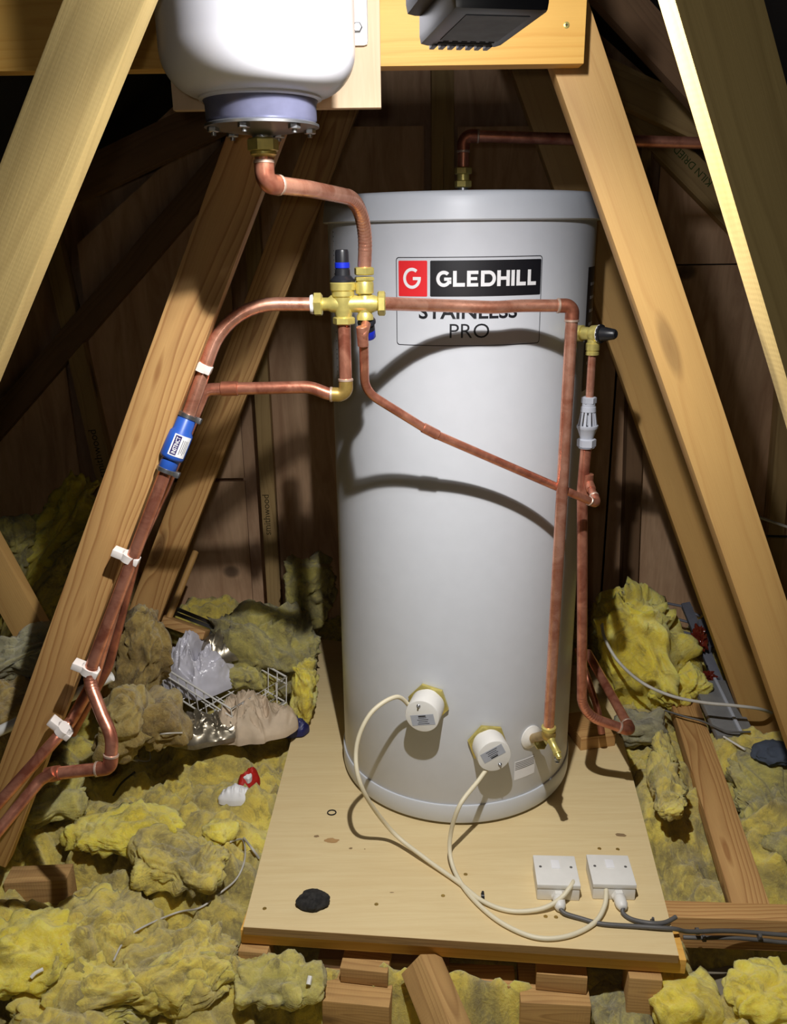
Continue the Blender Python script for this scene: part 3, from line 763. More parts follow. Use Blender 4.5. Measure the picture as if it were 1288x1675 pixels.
o = plank('timber_offcut', P(672, 1577, 1.26), P(722, 1700, 1.14), 0.062, 0.055, 'block', 'timber offcut leaning out from under the middle of the base', 'timber offcut', face=V((-0.55, -0.75, 0.35)))

# wedge block beside the tank, with its shadowing pipe
BWp = (Z(950, 1240, 0.0), Z(1007, 1230, 0.0))
blk('wood_block', 'square pale wood block on the base right of the tank', (951, 1208), (1008, 1200), 0.036, 0.12, 0.0355, 'web', 'wood block')

# long timber and cross joist at right, ceiling board below
ja = Z(1108, 1490, -0.02); 
o = blk('cross_joist', 'horizontal joist at lower right with the grey cables clipped to it', (1095, 1500), (1800, 1524), -0.035, 0.045, 0.075, 'web', 'joist')
p0, p1 = Z(1118, 1140, 0.02), Z(1232, 1488, -0.04)
plank('loose_timber', p0, p1, 0.075, 0.035, 'web', 'timber lying lengthways over the wool right of the base', 'timber', face=V((0, 0, 1)))
bm = bmesh.new(); prism(bm, [Z(1100, 1590, -0.20), Z(1330, 1700, -0.20), Z(1330, 1540, -0.20), Z(1100, 1545, -0.20)], -0.21, -0.20)
tag(obj('ceiling_board', bm, 'plaster', smooth=False), 'flat grey board at the lower right corner below the joist', 'board')
plank('ceiling_batten', Z(1142, 1565, -0.195), Z(1168, 1640, -0.195), 0.012, 0.01, 'web_smooth', 'thin batten lying on the grey board at lower right', 'batten', face=V((0, 0, 1)))
blk('joist_end', 'sawn joist end poking from the wool at the lower left edge', (5, 1445), (108, 1440), 0.0, 0.05, 0.09, 'block', 'joist')

# ---------------------------------------------------------------- switches
def switch(label, cA, cB, right):
    a, b = Z(*cA, 0.038), Z(*cB, 0.038); x = (b - a).normalized(); y = V((-x.y, x.x, 0)); S = 0.085
    t = thing('fused_switch', label, 'switch', V((a.x, a.y, 0)), 'white switches on the base')
    mm = Matrix((x, y, V((0, 0, 1)))).transposed().to_4x4(); mm.translation = V((a.x, a.y, 0))
    bm = bmesh.new(); box(bm, (0.001, 0.001, 0.0004), (S - .001, S - .001, 0.027), mm, 0.003); obj('back_box', bm, 'white', t)
    bm = bmesh.new(); box(bm, (0, 0, 0.0275), (S, S, 0.038), mm, 0.0025); fp = obj('face_plate', bm, 'white', t)
    bm = bmesh.new(); box(bm, (.034, .046, 0.037), (.051, .070, 0.0395), mm @ Matrix.Translation((0, 0, 0)), 0.001); rk = obj('rocker', bm, 'paper', fp)
    for sx in (0.012, S - 0.012):
        bm = bmesh.new(); lathe(bm, mm @ V((sx, S * .6, 0.0380)), up, [(0, 0.0030), (0.0004, 0.0028), (0.0002, 0.0012)], 12); obj('fixing_screw', bm, 'gcable', fp)
    gx = 0.042 if right is False else 0.050
    g0 = mm @ V((gx, 0.002, 0.013)); d = -y * 1.0 + x * (0.10 if right else 0.0) + V((0, 0, -0.05))
    d.normalize(); bm = bmesh.new(); nut(bm, g0, d, 0.010, 0.0135); lathe(bm, g0, d, [(0.01, 0.0105), (0.014, 0.012), (0.026, 0.0118), (0.034, 0.0085), (0.036, 0.006)], 24)
    obj('cable_gland', bm, 'white', t)
    return mm, g0 + d * 0.034, d
S1 = switch('left white fused switch on the base, with the cream cable entering its plate', (879, 1447), (950.5, 1449), False)
S2 = switch('right white fused switch on the base, nearest the board edge', (970.5, 1446), (1041, 1448), True)
# grey cables
g = 0.0042
cable('supply_cable', 'grey supply cable from the left switch along the base and joist', 'cable',
      [S1[1], Z(925, 1494, 0.008), Z(950, 1502, 0.006), Z(985, 1511, 0.006), Z(1040, 1515, 0.006), Z(1100, 1519, 0.006), Z(1130, 1524, -0.016), P(1200, 1523, 1.325), P(1330, 1532, 1.325), P(1700, 1548, 1.325)], g, 'gcable', 'grey supply cables')
cable('supply_cable', 'grey supply cable from the right switch joining along the base', 'cable',
      [S2[1], Z(1020, 1494, 0.006), Z(1035, 1504, 0.006), Z(1065, 1510, 0.012), Z(1088, 1509, 0.010), Z(1106, 1500, 0.008)], g, 'gcable', 'grey supply cables')
cable('supply_cable', 'lower grey cable clipped along the face of the cross joist', 'cable',
      [P(1118, 1533, 1.33), P(1150, 1534, 1.325), P(1200, 1534, 1.325), P(1250, 1538, 1.325), P(1330, 1544, 1.325), P(1700, 1560, 1.325)], g, 'gcable', 'grey supply cables')
def cclip(px, py, z, lab, Y=None, mat='gcable'):
    p = Z(px, py, z) if Y is None else P(px, py, Y)
    bm = bmesh.new(); lathe(bm, p - V((0.003, 0, 0)), V((1, 0, 0)), [(0, 0.0065), (0.006, 0.0065)], 14)
    lathe(bm, p + V((0, -0.0, 0.004)), V((0, 0, 1)) if Y is None else V((0, -1, 0)), [(0, 0.003), (0.007, 0.0025)], 10)
    tag(obj('cable_clip', bm, mat), lab, 'cable clip', 'cable clips')
cclip(1068, 1509, 0.006, 'dark cable clip near the right edge of the base')
cclip(790, 1466, 0.007, 'dark cable clip pinning both cream cables to the base', mat='black')
cclip(1141, 1523, 0, 'first cable clip on the cross joist', 1.322)
cclip(1152, 1535, 0, 'second lower cable clip on the cross joist', 1.322)
cclip(1243, 1532, 0, 'cable clip furthest right on the cross joist', 1.322)

# small things on the base
def rock(name, label, cat, c, r, mat, sc_=(1, 1, .7), seed=1, amp=.35, f=2.2, sub=4):
    bm = bmesh.new(); bmesh.ops.create_icosphere(bm, subdivisions=sub, radius=1)
    for v in bm.verts:
        n = v.co.normalized(); d = 1 + amp * mn.noise(n * f + V((seed, 0, 0))) + amp * .4 * mn.noise(n * f * 3.3 + V((0, seed, 0)))
        v.co = V((n.x * sc_[0], n.y * sc_[1], n.z * sc_[2])) * d * r
    zmin = min(v.co.z for v in bm.verts)
    for v in bm.verts:
        v.co.z = max(v.co.z, zmin * .6)
    bmesh.ops.translate(bm, verts=bm.verts, vec=c - V((0, 0, zmin * .6)))
    return tag(obj(name, bm, mat), label, cat)
rock('mortar_lump', 'dark rough lump lying on the left of the plywood base', 'lump', Z(514, 1478, 0), 0.031, 'char', (1.05, .8, .5), 11, .22, 1.3)
bm = bmesh.new(); c = Z(543, 1329, 0.0015); seg = 28
tube(bm, [c + V((0.0095 * math.cos(2 * PI * k / seg), 0.0085 * math.sin(2 * PI * k / seg), 0)) for k in range(seg + 1)], 0.0014, 8, False)
tag(obj('rubber_washer', bm, 'blackr'), 'small dark rubber ring lying on the base left of the tank', 'washer')

# ---------------------------------------------------------------- brass valve group
VY = 1.42
def Pv(px, py): return P(px, py, VY)
t = thing('inlet_valve_group', 'brass pressure valve group with a black and blue cap in front of the tank', 'valve', Pv(563, 525))
axz = V((0, 0, 1)); A = Pv(562, 497); B = Pv(597, 497)
A.z = B.z = (A.z + B.z) / 2
xl = Pv(513, 497).x; xr = Pv(631, 497).x; zz = A.z
def vt(z_px, x=562): return Pv(x, z_px).z
bm = bmesh.new()
lathe(bm, V((xl + .012, VY, zz)), V((1, 0, 0)), [(0, 0.0105), (0.012, 0.0105), (0.016, 0.013), (0.03, 0.0145), (0.05, 0.0135), (0.068, 0.0145), (0.082, 0.0150), (0.092, 0.0110), (xr - xl - 0.022, 0.0105)], 32)
lathe(bm, V((A.x, VY, vt(522))), axz, [(0, 0.0125), (0.010, 0.0145), (0.018, 0.016), (vt(486) - vt(522), 0.0165), (vt(484) - vt(522), 0.0185), (vt(476) - vt(522), 0.0185), (vt(474) - vt(522), 0.0205), (vt(463) - vt(522), 0.0210), (vt(461) - vt(522), 0.0195)], 40)
lathe(bm, V((B.x, VY, vt(523, 597))), axz, [(0, 0.0135), (0.006, 0.0135), (0.012, 0.0105), (0.02, 0.0125), (0.034, 0.0125), (0.036, 0.0110), (0.0405, 0.0110), (0.042, 0.0148), (vt(463) - vt(523), 0.0148), (vt(460) - vt(523), 0.0135)], 36)
# small bulge joining the left arm to the body
lathe(bm, V((A.x - .030, VY, zz - .004)), V((0.8, 0, 0.62)), [(0, 0.006), (0.004, 0.008), (0.02, 0.008), (0.028, 0.004)], 16)
obj('valve_body', bm, 'brass', t)
def vnut(o, ax, L, r, rot=0.2):
    bm = bmesh.new(); nut(bm, o, ax, L, r, rot); obj('compression_nut', bm, 'brass', t)
vnut(V((xl, VY, zz)), V((1, 0, 0)), 0.0145, 0.0195); vnut(V((xr, VY, zz)), V((-1, 0, 0)), 0.0130, 0.0195, 0.5)
vnut(V((A.x, VY, vt(531))), axz, 0.0125, 0.0180, 0.1)
vnut(V((B.x, VY, vt(450, 597))), axz, 0.0125, 0.0165, 0.3); vnut(V((B.x, VY, vt(460, 597))), axz, 0.0070, 0.0165, 0.3)
hb_ = vt(461)
obj('cap_base', lathe(bmesh.new(), V((A.x, VY, hb_)), axz, [(0, 0.0200), (0.003, 0.0200), (0.006, 0.0165), (0.0085, 0.0145), (0.010, 0.0125), (0.019, 0.0120), (0.0195, 0.0115)], 40), 'black', t)
capb = hb_ + 0.0195
cap = obj('adjusting_cap', lathe(bmesh.new(), V((A.x, VY, capb)), axz, [(0, 0.0112), (0.004, 0.0112), (0.026, 0.0110), (0.0295, 0.0100), (0.030, 0.0085), (0.0295, 0)], 40), 'black', t)
cr = obj('blue_band', lathe(bmesh.new(), V((A.x, VY, capb + 0.0015)), axz, [(0, 0.0114), (0.0008, 0.0121), (0.0082, 0.0120), (0.009, 0.0112)], 40), 'bluering', cap); cr['label'] = 'blue band around the black cap'
# relief outlet below with its own black and blue knob behind the discharge pipe
rb = V((B.x, VY, vt(523, 597)))
rk = obj('relief_outlet', lathe(bmesh.new(), rb + V((0.0015, 0.004, 0.001)), V((0.12, 0.35, -0.9)), [(0, 0.0125), (0.004, 0.0150), (0.008, 0.0150), (0.0085, 0.0125), (0.020, 0.0118)], 30), 'black', t)
kb = rb + V((0.0015, 0.004, 0.001)) + V((0.12, 0.35, -0.9)).normalized() * 0.020
obj('relief_knob', lathe(bmesh.new(), kb, V((0.12, 0.35, -0.9)), [(0, 0.0118), (0.013, 0.0112), (0.015, 0.0095)], 30), 'bluering', rk)['label'] = 'blue end of the relief knob'

# cold main: from the valve to the left, round the bend and down the brace
def YA(py): return 1.395 if py > 620 else 1.40
t = thing('cold_main_pipe', 'copper main bending left of the valve group and running down the clipped brace', 'pipe', P(513, 497, VY))
K1 = [V((xl + 0.006, VY, zz)), P(372, 497, 1.405), P(309, 678, 1.375)]
pathA, corA = pipe_parts(t, K1, [0.115], 0.011, 'copper_bright', ribs=())
bm = bmesh.new(); lathe(bm, V((xl + .001, VY, zz)), V((-1, 0, 0)), [(0, 0.0150), (0.003, 0.0155), (0.006, 0.0145)], 24); obj('sealing_tape', bm, 'paper', t)
K2 = [P(271, 772, 1.355), P(143, 1108, 1.31), P(168, 1172, 1.27), P(184, 1206, 1.25), P(180, 1256, 1.24), P(138, 1260, 1.24), P(76, 1267, 1.24), ]
t2 = thing('cold_main_pipe', 'copper pipe below the blue valve ending in an S-bend and a tee at lower left', 'pipe', K2[0])
pipe_parts(t2, K2, [0.05, 0.06, 0.05, 0.013, 0.03], 0.0108, 'copper', elbows=(3,), emat='copper_dark', ribs=(0,))
bm = bmesh.new(); d = (P(66, 1269, 1.24) - P(95, 1264, 1.24)).normalized()
lathe(bm, P(98, 1264, 1.24), d, [(0, 0.0125), (0.012, 0.0130), (0.024, 0.0125)], 24); obj('tee', bm, 'copper_dark', t2)

# blue check valve with its clips
q0, q1 = P(309, 678, 1.375), P(271, 772, 1.355); d = (q1 - q0).normalized(); Lk = (q1 - q0).length
t = thing('check_valve', 'blue bodied inline check valve with a white label on the left pipe', 'valve', q0)
f = Lk / 0.1
bodyp = [(0.006, 0.0135), (0.008, 0.0150), (0.026, 0.0155), (0.032, 0.0195), (0.072, 0.0200), (0.076, 0.0185), (0.078, 0.0150), (Lk - 0.006, 0.0150), (Lk - 0.004, 0.0135)]
bodyp = [(a * f if a < 0.079 else a, b) for a, b in bodyp]
obj('valve_body', lathe(bmesh.new(), q0, d, bodyp, 48), 'blue', t)
for a in (0.0, Lk - 0.006):
    bm = bmesh.new(); lathe(bm, q0 + d * (a - 0.001), d, [(0, 0.0150), (0.001, 0.0162), (0.007, 0.0162), (0.008, 0.0150)], 40)
    bx = V((1, 0, 0)); bx = (bx - d * bx.dot(d)).normalized(); cc = q0 + d * (a + 0.003) + bx * 0.017
    mm = Matrix((bx, d.cross(bx), d)).transposed().to_4x4(); mm.translation = cc
    box(bm, (-0.002, -0.006, -0.005), (0.006, 0.006, 0.005), mm, 0.001); obj('band_clip', bm, 'steel', t)
# label wrapped on the body
bx = V((0.55, -1, 0)); bx = (bx - d * bx.dot(d)).normalized(); by = d.cross(bx)
def onv(a, tt, r): return q0 + d * tt + (bx * math.cos(a) + by * math.sin(a)) * r
def vlab(a0, a1, t0, t1, r, mat, name, par, n=10):
    bm = bmesh.new(); rows = [[bm.verts.new(onv(a0 + (a1 - a0) * k / n, tt, r)) for k in range(n + 1)] for tt in (t0, t1)]
    for k in range(n): bm.faces.new((rows[0][k], rows[0][k + 1], rows[1][k + 1], rows[1][k]))
    return obj(name, bm, mat, par, False)
lw = vlab(-0.75, 0.75, 0.0335 * f, 0.069 * f, 0.0203, 'paper', 'white_label', t)
sgn = 1 if onv(-0.5, 0.05, 0.02).x < onv(0.5, 0.05, 0.02).x else -1
nv_ = vlab(-0.62 * sgn, -0.12 * sgn, 0.0355 * f, 0.067 * f, 0.0206, 'navy', 'navy_panel', lw)
bm = text_bm('INSTINCT', 1.0, 0.02); xs_ = [v.co.x for v in bm.verts]; ys_ = [v.co.y for v in bm.verts]
for v in bm.verts:
    tt = (0.065 - (v.co.x - min(xs_)) / (max(xs_) - min(xs_)) * 0.0275) * f
    aa = (-0.20 - (v.co.y - min(ys_)) / (max(ys_) - min(ys_)) * 0.32) * sgn
    v.co = onv(aa, tt, 0.0209)
obj('brand_lettering', bm, 'paper', nv_, False)
for k in range(4):
    vlab((0.05 + k * .15) * sgn, (0.10 + k * .15) * sgn, 0.040 * f, (0.064 - 0.003 * (k % 2)) * f, 0.0206, 'gcable', 'label_print', lw)

# branch: down from the valve group, back to the left behind the main, then down the brace
t = thing('branch_pipe', 'copper branch dropping from the valve group and running left behind the main pipe', 'pipe', V((A.x, VY, vt(531))))
K = [V((A.x, VY, vt(530))), V((A.x, VY, vt(646))), P(538, 645, 1.42), P(508, 633, 1.425), P(335, 637, 1.43), P(268, 800, 1.41), P(205, 935, 1.395), P(150, 1120, 1.37), P(113, 1185, 1.355), P(95, 1205, 1.32), P(-30, 1345, 1.26)]
pipe_parts(t, K, [0.013, 0.05, 0.06, 0.02, 0.05, 0.05, 0.1, 0.05, 0.05], 0.0105, 'copper', elbows=(0,), emat='brass_dark')
bm = bmesh.new(); a_, b_ = P(362, 636, 1.429), P(390, 635.4, 1.428); dd = (b_ - a_).normalized()
lathe(bm, a_, dd, [(0, 0.0108), (0.001, 0.0122), ((b_ - a_).length - 0.001, 0.0122), ((b_ - a_).length, 0.0108)], 24); obj('coupling', bm, 'copper_dark', t)
t = thing('lower_pipe', 'copper pipe leaving the tee towards the lower left corner below its twin', 'pipe', P(70, 1270, 1.24))
pipe_parts(t, [P(90, 1262, 1.235), P(66, 1276, 1.235), P(-30, 1392, 1.16)], [0.02], 0.0100, 'copper', elbows=())
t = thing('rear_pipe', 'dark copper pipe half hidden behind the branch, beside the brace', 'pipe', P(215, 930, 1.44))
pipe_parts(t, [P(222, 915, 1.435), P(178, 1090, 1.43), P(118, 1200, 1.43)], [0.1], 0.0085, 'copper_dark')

# white pipe clips on the brace
def pclip(px, py, Y, dirpx, lab, tilt=0.0):
    c = P(px, py, Y); ax = (P(dirpx[0], dirpx[1], Y) - c).normalized(); x = V((1, 0, 0)); x = (x - ax * x.dot(ax)).normalized(); y = ax.cross(x)
    bm = bmesh.new(); L = 0.013; mm = Matrix((x, y, ax)).transposed().to_4x4(); mm.translation = c
    lathe(bm, c - ax * L / 2, ax, [(0, 0.0112), (0, 0.0152), (L, 0.0152), (L, 0.0112)], 28)
    box(bm, (-0.030, -0.010, -L / 2), (-0.010, 0.012, L / 2), mm, 0.002)
    box(bm, (0.004, -0.0135, -L / 2), (0.0165, 0.006, L / 2), mm, 0.002)
    tag(obj('pipe_clip', bm, 'clip'), lab, 'pipe clip', 'white pipe clips')
pclip(331, 600, 1.385, (345, 565), 'topmost white clip, above the blue valve')
pclip(213, 912, 1.340, (225, 880), 'white clip halfway down, below the blue valve')
pclip(147, 1096, 1.313, (158, 1068), 'white clip just above the S-bend')
pclip(104, 1194, 1.330, (118, 1180), 'lowest white clip, at the foot of the brace')

# discharge pipe from the valve group across the tank
t = thing('discharge_pipe', 'thin copper discharge pipe slanting across the front of the tank', 'pipe', P(596, 540, 1.39))
K = [P(599, 530, 1.41), P(595, 545, 1.395), P(597, 640, 1.445), P(705, 707, 1.470), P(938, 808, 1.54), P(978, 825, 1.575), P(962, 787, 1.635)]
pipe_parts(t, K, [0.008, 0.05, 0, 0.0, 0.018], 0.0077, 'copper', elbows=(4,), emat='copper')
for (pp, qq) in (((592, 534, 1.396), (594.5, 566, 1.402)), ((692, 699, 1.4665), (717, 712, 1.473))):
    a_, b_ = P(*pp), P(*qq); dd = (b_ - a_).normalized(); Lc = (b_ - a_).length
    obj('coupling', lathe(bmesh.new(), a_, dd, [(0, 0.008), (0.001, 0.0090), (Lc - 0.001, 0.0090), (Lc, 0.008)], 20), 'copper', t)

# balanced cold feed to the tank
RY = 1.525
t = thing('cold_feed_pipe', 'copper pipe running right from the valve group, then straight down to the drain tap', 'pipe', V((xr, VY, zz)))
xe = P(936, 520, RY).x
zt_ = P(936, 500, RY).z
tap0 = cyl(868, 1205); tn = V((tap0.x - CX, tap0.y - CY, 0)).normalized()
K = [V((xr - 0.006, VY, zz)), P(700, 499, 1.485), P(812, 503, 1.50), P(850, 500, 1.515), V((xe, RY, zt_)), V((P(898, 1190, RY).x, RY, P(898, 1190, RY).z))]
pipe_parts(t, K, [0.3, 0.15, 0.2, 0.014], 0.0108, 'copper_bright', elbows=(3,), emat='copper_dark')

# drain tap
t = thing('drain_tap', 'brass drain tap on a white rosette at the bottom right of the tank', 'tap', tap0)
bm = bmesh.new(); lathe(bm, tap0, tn, [(0, 0.027), (0.003, 0.027), (0.006, 0.022), (0.010, 0.016), (0.011, 0.012)], 40); obj('rosette', bm, 'white', t)
pe = V((P(898, 1190, RY).x, RY, P(898, 1190, RY).z)); tc = pe - V((0, 0, 0.016))
bm = bmesh.new(); lathe(bm, tap0 + tn * 0.008, (tc - tap0 - tn * .008), [(0, 0.010), ((tc - tap0).length - 0.004, 0.010)], 24)
bmesh.ops.create_uvsphere(bm, u_segments=20, v_segments=12, radius=0.0155, matrix=Matrix.Translation(tc)); obj('tap_body', bm, 'brass_dark', t)
bm = bmesh.new(); nut(bm, tap0 + tn * 0.03, (tc - tap0), 0.012, 0.015, 0.1); obj('back_nut', bm, 'brass', t)
bm = bmesh.new(); lathe(bm, pe + V((0, 0, 0.004)), V((0, 0, -1)), [(0, 0.0118), (0.002, 0.0150), (0.008, 0.0150), (0.012, 0.0130)], 24); obj('collar', bm, 'brass', t)
sd = (P(917, 1243, RY - 0.045) - tc).normalized()
bm = bmesh.new(); lathe(bm, tc, sd, [(0, 0.009), (0.016, 0.009), (0.018, 0.0075), (0.038, 0.0075), (0.040, 0.0085), (0.044, 0.0085), (0.045, 0.006), (0.052, 0.0058), (0.054, 0.004)], 24); sp = obj('spout', bm, 'brass', t)
sq = tc + sd * 0.044; bm = bmesh.new(); lathe(bm, sq, V((0, 0, -1)), [(0, 0.004), (0.010, 0.004), (0.011, 0.006), (0.014, 0.006), (0.015, 0.004), (0.018, 0.005), (0.021, 0.003)], 14); obj('drain_key', bm, 'steel', sp)

# temperature relief valve, tundish and discharge at the right
TRY = 1.635
r0 = P(946, 545, 1.66); r1 = P(1013, 547, 1.60); ax = (r1 - r0).normalized(); LL = (r1 - r0).length
t = thing('relief_valve', 'brass temperature relief valve with a black knob sticking out right of the tank', 'valve', r0)
k = LL / 0.085
bm = bmesh.new(); lathe(bm, r0, ax, [(-0.012, 0.010), (0, 0.010), (0.001, 0.0155), (0.010 * k, 0.0155), (0.011 * k, 0.0125), (0.026 * k, 0.0120), (0.030 * k, 0.0155), (0.044 * k, 0.0165), (0.046 * k, 0.0155)], 28)
oc = P(971, 548, TRY); lathe(bm, oc, V((0, 0, -1)), [(0, 0.010), (0.014, 0.0105), (0.016, 0.0130), (0.028, 0.0130), (0.029, 0.0115), (0.031, 0.0115), (0.032, 0.0125), (0.037, 0.0125)], 28)
obj('valve_body', bm, 'brass', t)
kn = obj('knob', lathe(bmesh.new(), r0, ax, [(0.046 * k, 0.0175), (0.050 * k, 0.0175), (0.051 * k, 0.0140), (0.060 * k, 0.0125), (0.076 * k, 0.0095), (0.079 * k, 0.0070)], 12), 'black', t)
obj('dial_ring', lathe(bmesh.new(), r0, ax, [(0.0445 * k, 0.0150), (0.045 * k, 0.0170), (0.0470 * k, 0.0170), (0.0475 * k, 0.015)], 32), 'paper', t)
bot = oc - V((0, 0, 0.035))
tz0 = P(967, 649, TRY); 
t = thing('relief_drop_pipe', 'short thin copper pipe between the relief valve and the grey tundish', 'pipe', bot)
obj('pipe', tube(bmesh.new(), [bot, V((oc.x, TRY, tz0.z - 0.008))], 0.0077, 20), 'copper_bright', t)
# tundish
t = thing('tundish', 'grey plastic tundish with open slots on the right discharge pipe', 'tundish', V((oc.x, TRY, P(966, 730, TRY).z)))
tb = V((oc.x - 0.001, TRY, P(966, 731, TRY).z)); zt0 = tz0.z - tb.z; s_ = zt0 / 0.098
bm = bmesh.new(); nut(bm, tb, up, 0.017 * s_, 0.0185, 0.15); lathe(bm, tb, up, [(-0.002, 0.0150), (0, 0.0165)], 24); obj('lower_nut', bm, 'grey_pl', t)
bm = bmesh.new(); nut(bm, tb + up * (0.085 * s_), up, 0.013 * s_, 0.0145, 0.15); obj('upper_nut', bm, 'grey_pl', t)
cup = lathe(bmesh.new(), tb, up, [(0.0165 * s_, 0.0130), (0.020 * s_, 0.0135), (0.036 * s_, 0.0190), (0.038 * s_, 0.0205), (0.043 * s_, 0.0205), (0.0435 * s_, 0.0175), (0.036 * s_, 0.014)], 40); cup_o = obj('cup', cup, 'grey_pl', t)
cg = bmesh.new()
def fr(tt): return 0.0185 - (tt - 0.043) / (0.075 - 0.043) * 0.005
for kk in range(12):
    aa = kk / 12 * 2 * PI
    for (ta, tb2) in ((0.042, 0.072),):
        w_ = 0.15
        quad = []
        for tt, aoff in ((ta, -w_), (ta, w_), (tb2, w_), (tb2, -w_)):
            for rr in (0, -0.0018):
                rad = fr(tt) + rr; quad.append(cg.verts.new(tb + V((math.cos(aa + aoff) * rad, math.sin(aa + aoff) * rad, tt * s_))))
        for fidx in ((0, 2, 4, 6), (1, 7, 5, 3), (0, 1, 3, 2), (4, 5, 7, 6), (2, 3, 5, 4), (0, 6, 7, 1)): cg.faces.new([quad[i] for i in fidx])
lathe(cg, tb, up, [(0.070 * s_, 0.0125), (0.070 * s_, 0.0150), (0.079 * s_, 0.0140), (0.080 * s_, 0.0128), (0.086 * s_, 0.0125)], 36)
lathe(cg, tb, up, [(0.043 * s_, 0.0003), (0.043 * s_, 0.005), (0.072 * s_, 0.007), (0.073 * s_, 0.0003)], 16)
obj('slotted_cage', cg, 'grey_pl', t)
t = thing('waste_pipe', 'thick copper waste pipe dropping from the tundish and turning right near the wood block', 'pipe', tb)
K = [V((tb.x, TRY, tb.z + .004)), V((tb.x - 0.003, TRY, P(962, 800, TRY).z)), P(953, 930, TRY), P(952, 1168, TRY), P(1034, 1197, TRY), P(962, 1068, 1.95)]
pipe_parts(t, K, [0.2, 0.4, 0.07, 0.016], 0.0108, 'copper', elbows=(3,), emat='copper_dark', ribs=(2,))
bm = bmesh.new(); lathe(bm, P(961, 775, TRY), V((0, 0, -1)), [(0, 0.0112), (0.001, 0.0130), (0.045, 0.0130), (0.046, 0.0112)], 24); obj('tee', bm, 'copper', t)
bm = bmesh.new(); lathe(bm, P(962, 787, 1.635), (P(978, 825, 1.575) - P(962, 787, 1.635)), [(0, 0.0095), (0.024, 0.0095), (0.025, 0.008)], 20); obj('tee_branch', bm, 'copper', t)
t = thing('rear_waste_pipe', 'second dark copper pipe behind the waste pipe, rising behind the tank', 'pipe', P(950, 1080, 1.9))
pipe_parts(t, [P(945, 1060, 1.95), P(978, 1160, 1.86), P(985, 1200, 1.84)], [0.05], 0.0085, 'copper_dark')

# hot outlet over the top
t = thing('hot_outlet_pipe', 'copper pipe rising from the tank top and running right behind the brace', 'pipe', P(759, 316, CY))
HX = P(758, 280, CY).x
K = [V((HX, CY, P(758, 300, CY).z)), V((HX, CY, P(758, 222, CY).z)), P(1178, 235, 1.86), P(1205, 290, 1.75), P(1300, 520, 1.7), P(1480, 1000, 1.68)]
pipe_parts(t, K, [0.016, 0.02, 0.05, 0.05], 0.0112, 'copper', elbows=(0, 1), emat='copper_dark')
bm = bmesh.new(); z0 = P(758, 307, CY).z; zc = P(758, 272, CY).z; hgt = zc - z0
nut(bm, V((HX, CY, z0)), up, hgt * .34, 0.0175, .3); lathe(bm, V((HX, CY, z0 + hgt * .34)), up, [(0, 0.0125), (hgt * .30, 0.0125)], 24); nut(bm, V((HX, CY, z0 + hgt * .62)), up, hgt * .34, 0.0180, .3)
obj('compression_coupling', bm, 'brass', t)
bm = bmesh.new(); lathe(bm, V((HX, CY, ZL + 0.03)), up, [(0, 0.011), (z0 - ZL - 0.028, 0.011)], 24); obj('outlet_stub', bm, 'steel', t)

# ---------------------------------------------------------------- mineral wool laid between the joists
def nz(x, y, z=0.0): return mn.noise(V((x, y, z)))
def smooth(a, b, x):
    t = min(1, max(0, (x - a) / (b - a))); return t * t * (3 - 2 * t)
quad = [(p.x, p.y) for p in (FLc, FRc, BRc, BLc)]
def inside(x, y):          # signed distance into the base outline
    d = 9
    for k in range(4):
        (ax_, ay_), (bx_, by_) = quad[k], quad[(k + 1) % 4]
        ex, ey = bx_ - ax_, by_ - ay_; L = math.hypot(ex, ey)
        d = min(d, (ex * (y - ay_) - ey * (x - ax_)) / L)
    return d
def puff(x, y, z=0.0):
    wx = x + 0.06 * nz(x * 5, y * 5, z + 3); wy = y + 0.06 * nz(x * 5, y * 5, z + 9)
    h = 0.085 * abs(nz(wx * 4.2, wy * 5.0, z)) * 2 + 0.045 * abs(nz(wx * 10, wy * 12, z + 2)) * 2
    h += 0.022 * abs(nz(wx * 26, wy * 30, z + 5)) * 2 + 0.009 * nz(wx * 70, wy * 70, z) + 0.006 * nz(wx * 150, wy * 150, z)
    return h
def ground(x, y):
    base = -0.17
    if x < 0.2: base += 0.09 * smooth(1.15, 1.65, y) + 0.05 * smooth(1.9, 2.4, y)
    else:
        base += 0.07 * smooth(1.45, 1.75, y) + 0.05 * smooth(2.0, 2.4, y) - 0.17 * smooth(0.56, 0.64, x) * (1 - smooth(1.36, 1.42, y)) * smooth(1.24, 1.28, y)
    if -0.32 < x < 0.60: base -= 0.12 * (1 - smooth(1.20, 1.34, y)) * smooth(-0.32, -0.2, x) * (1 - smooth(0.5, 0.6, x))
    d = inside(x, y)
    h = base + puff(x, y)
    if d > -0.05: h = min(h, -0.035 - 0.12 * smooth(-0.02, 0.05, d)) if d > -0.012 else min(h, -0.012 + 0.3 * (-d - 0.012))
    return h
bm = bmesh.new(); xa, xb_, ya, yb2 = -1.9, 1.9, 0.95, YB - 0.005; stp = 0.0095
nx = int((xb_ - xa) / stp); ny = int((yb2 - ya) / stp)
vs = [[bm.verts.new((xa + i * stp + 0.004 * nz(i * .3, j * .3), ya + j * stp, ground(xa + i * stp, ya + j * stp))) for i in range(nx + 1)] for j in range(ny + 1)]
for j in range(ny):
    for i in range(nx): bm.faces.new((vs[j][i], vs[j][i + 1], vs[j + 1][i + 1], vs[j + 1][i]))
tag(obj('loft_insulation', bm, 'wool', angle=180), 'yellow mineral wool quilt covering the loft floor around the base', 'insulation', kind='stuff')

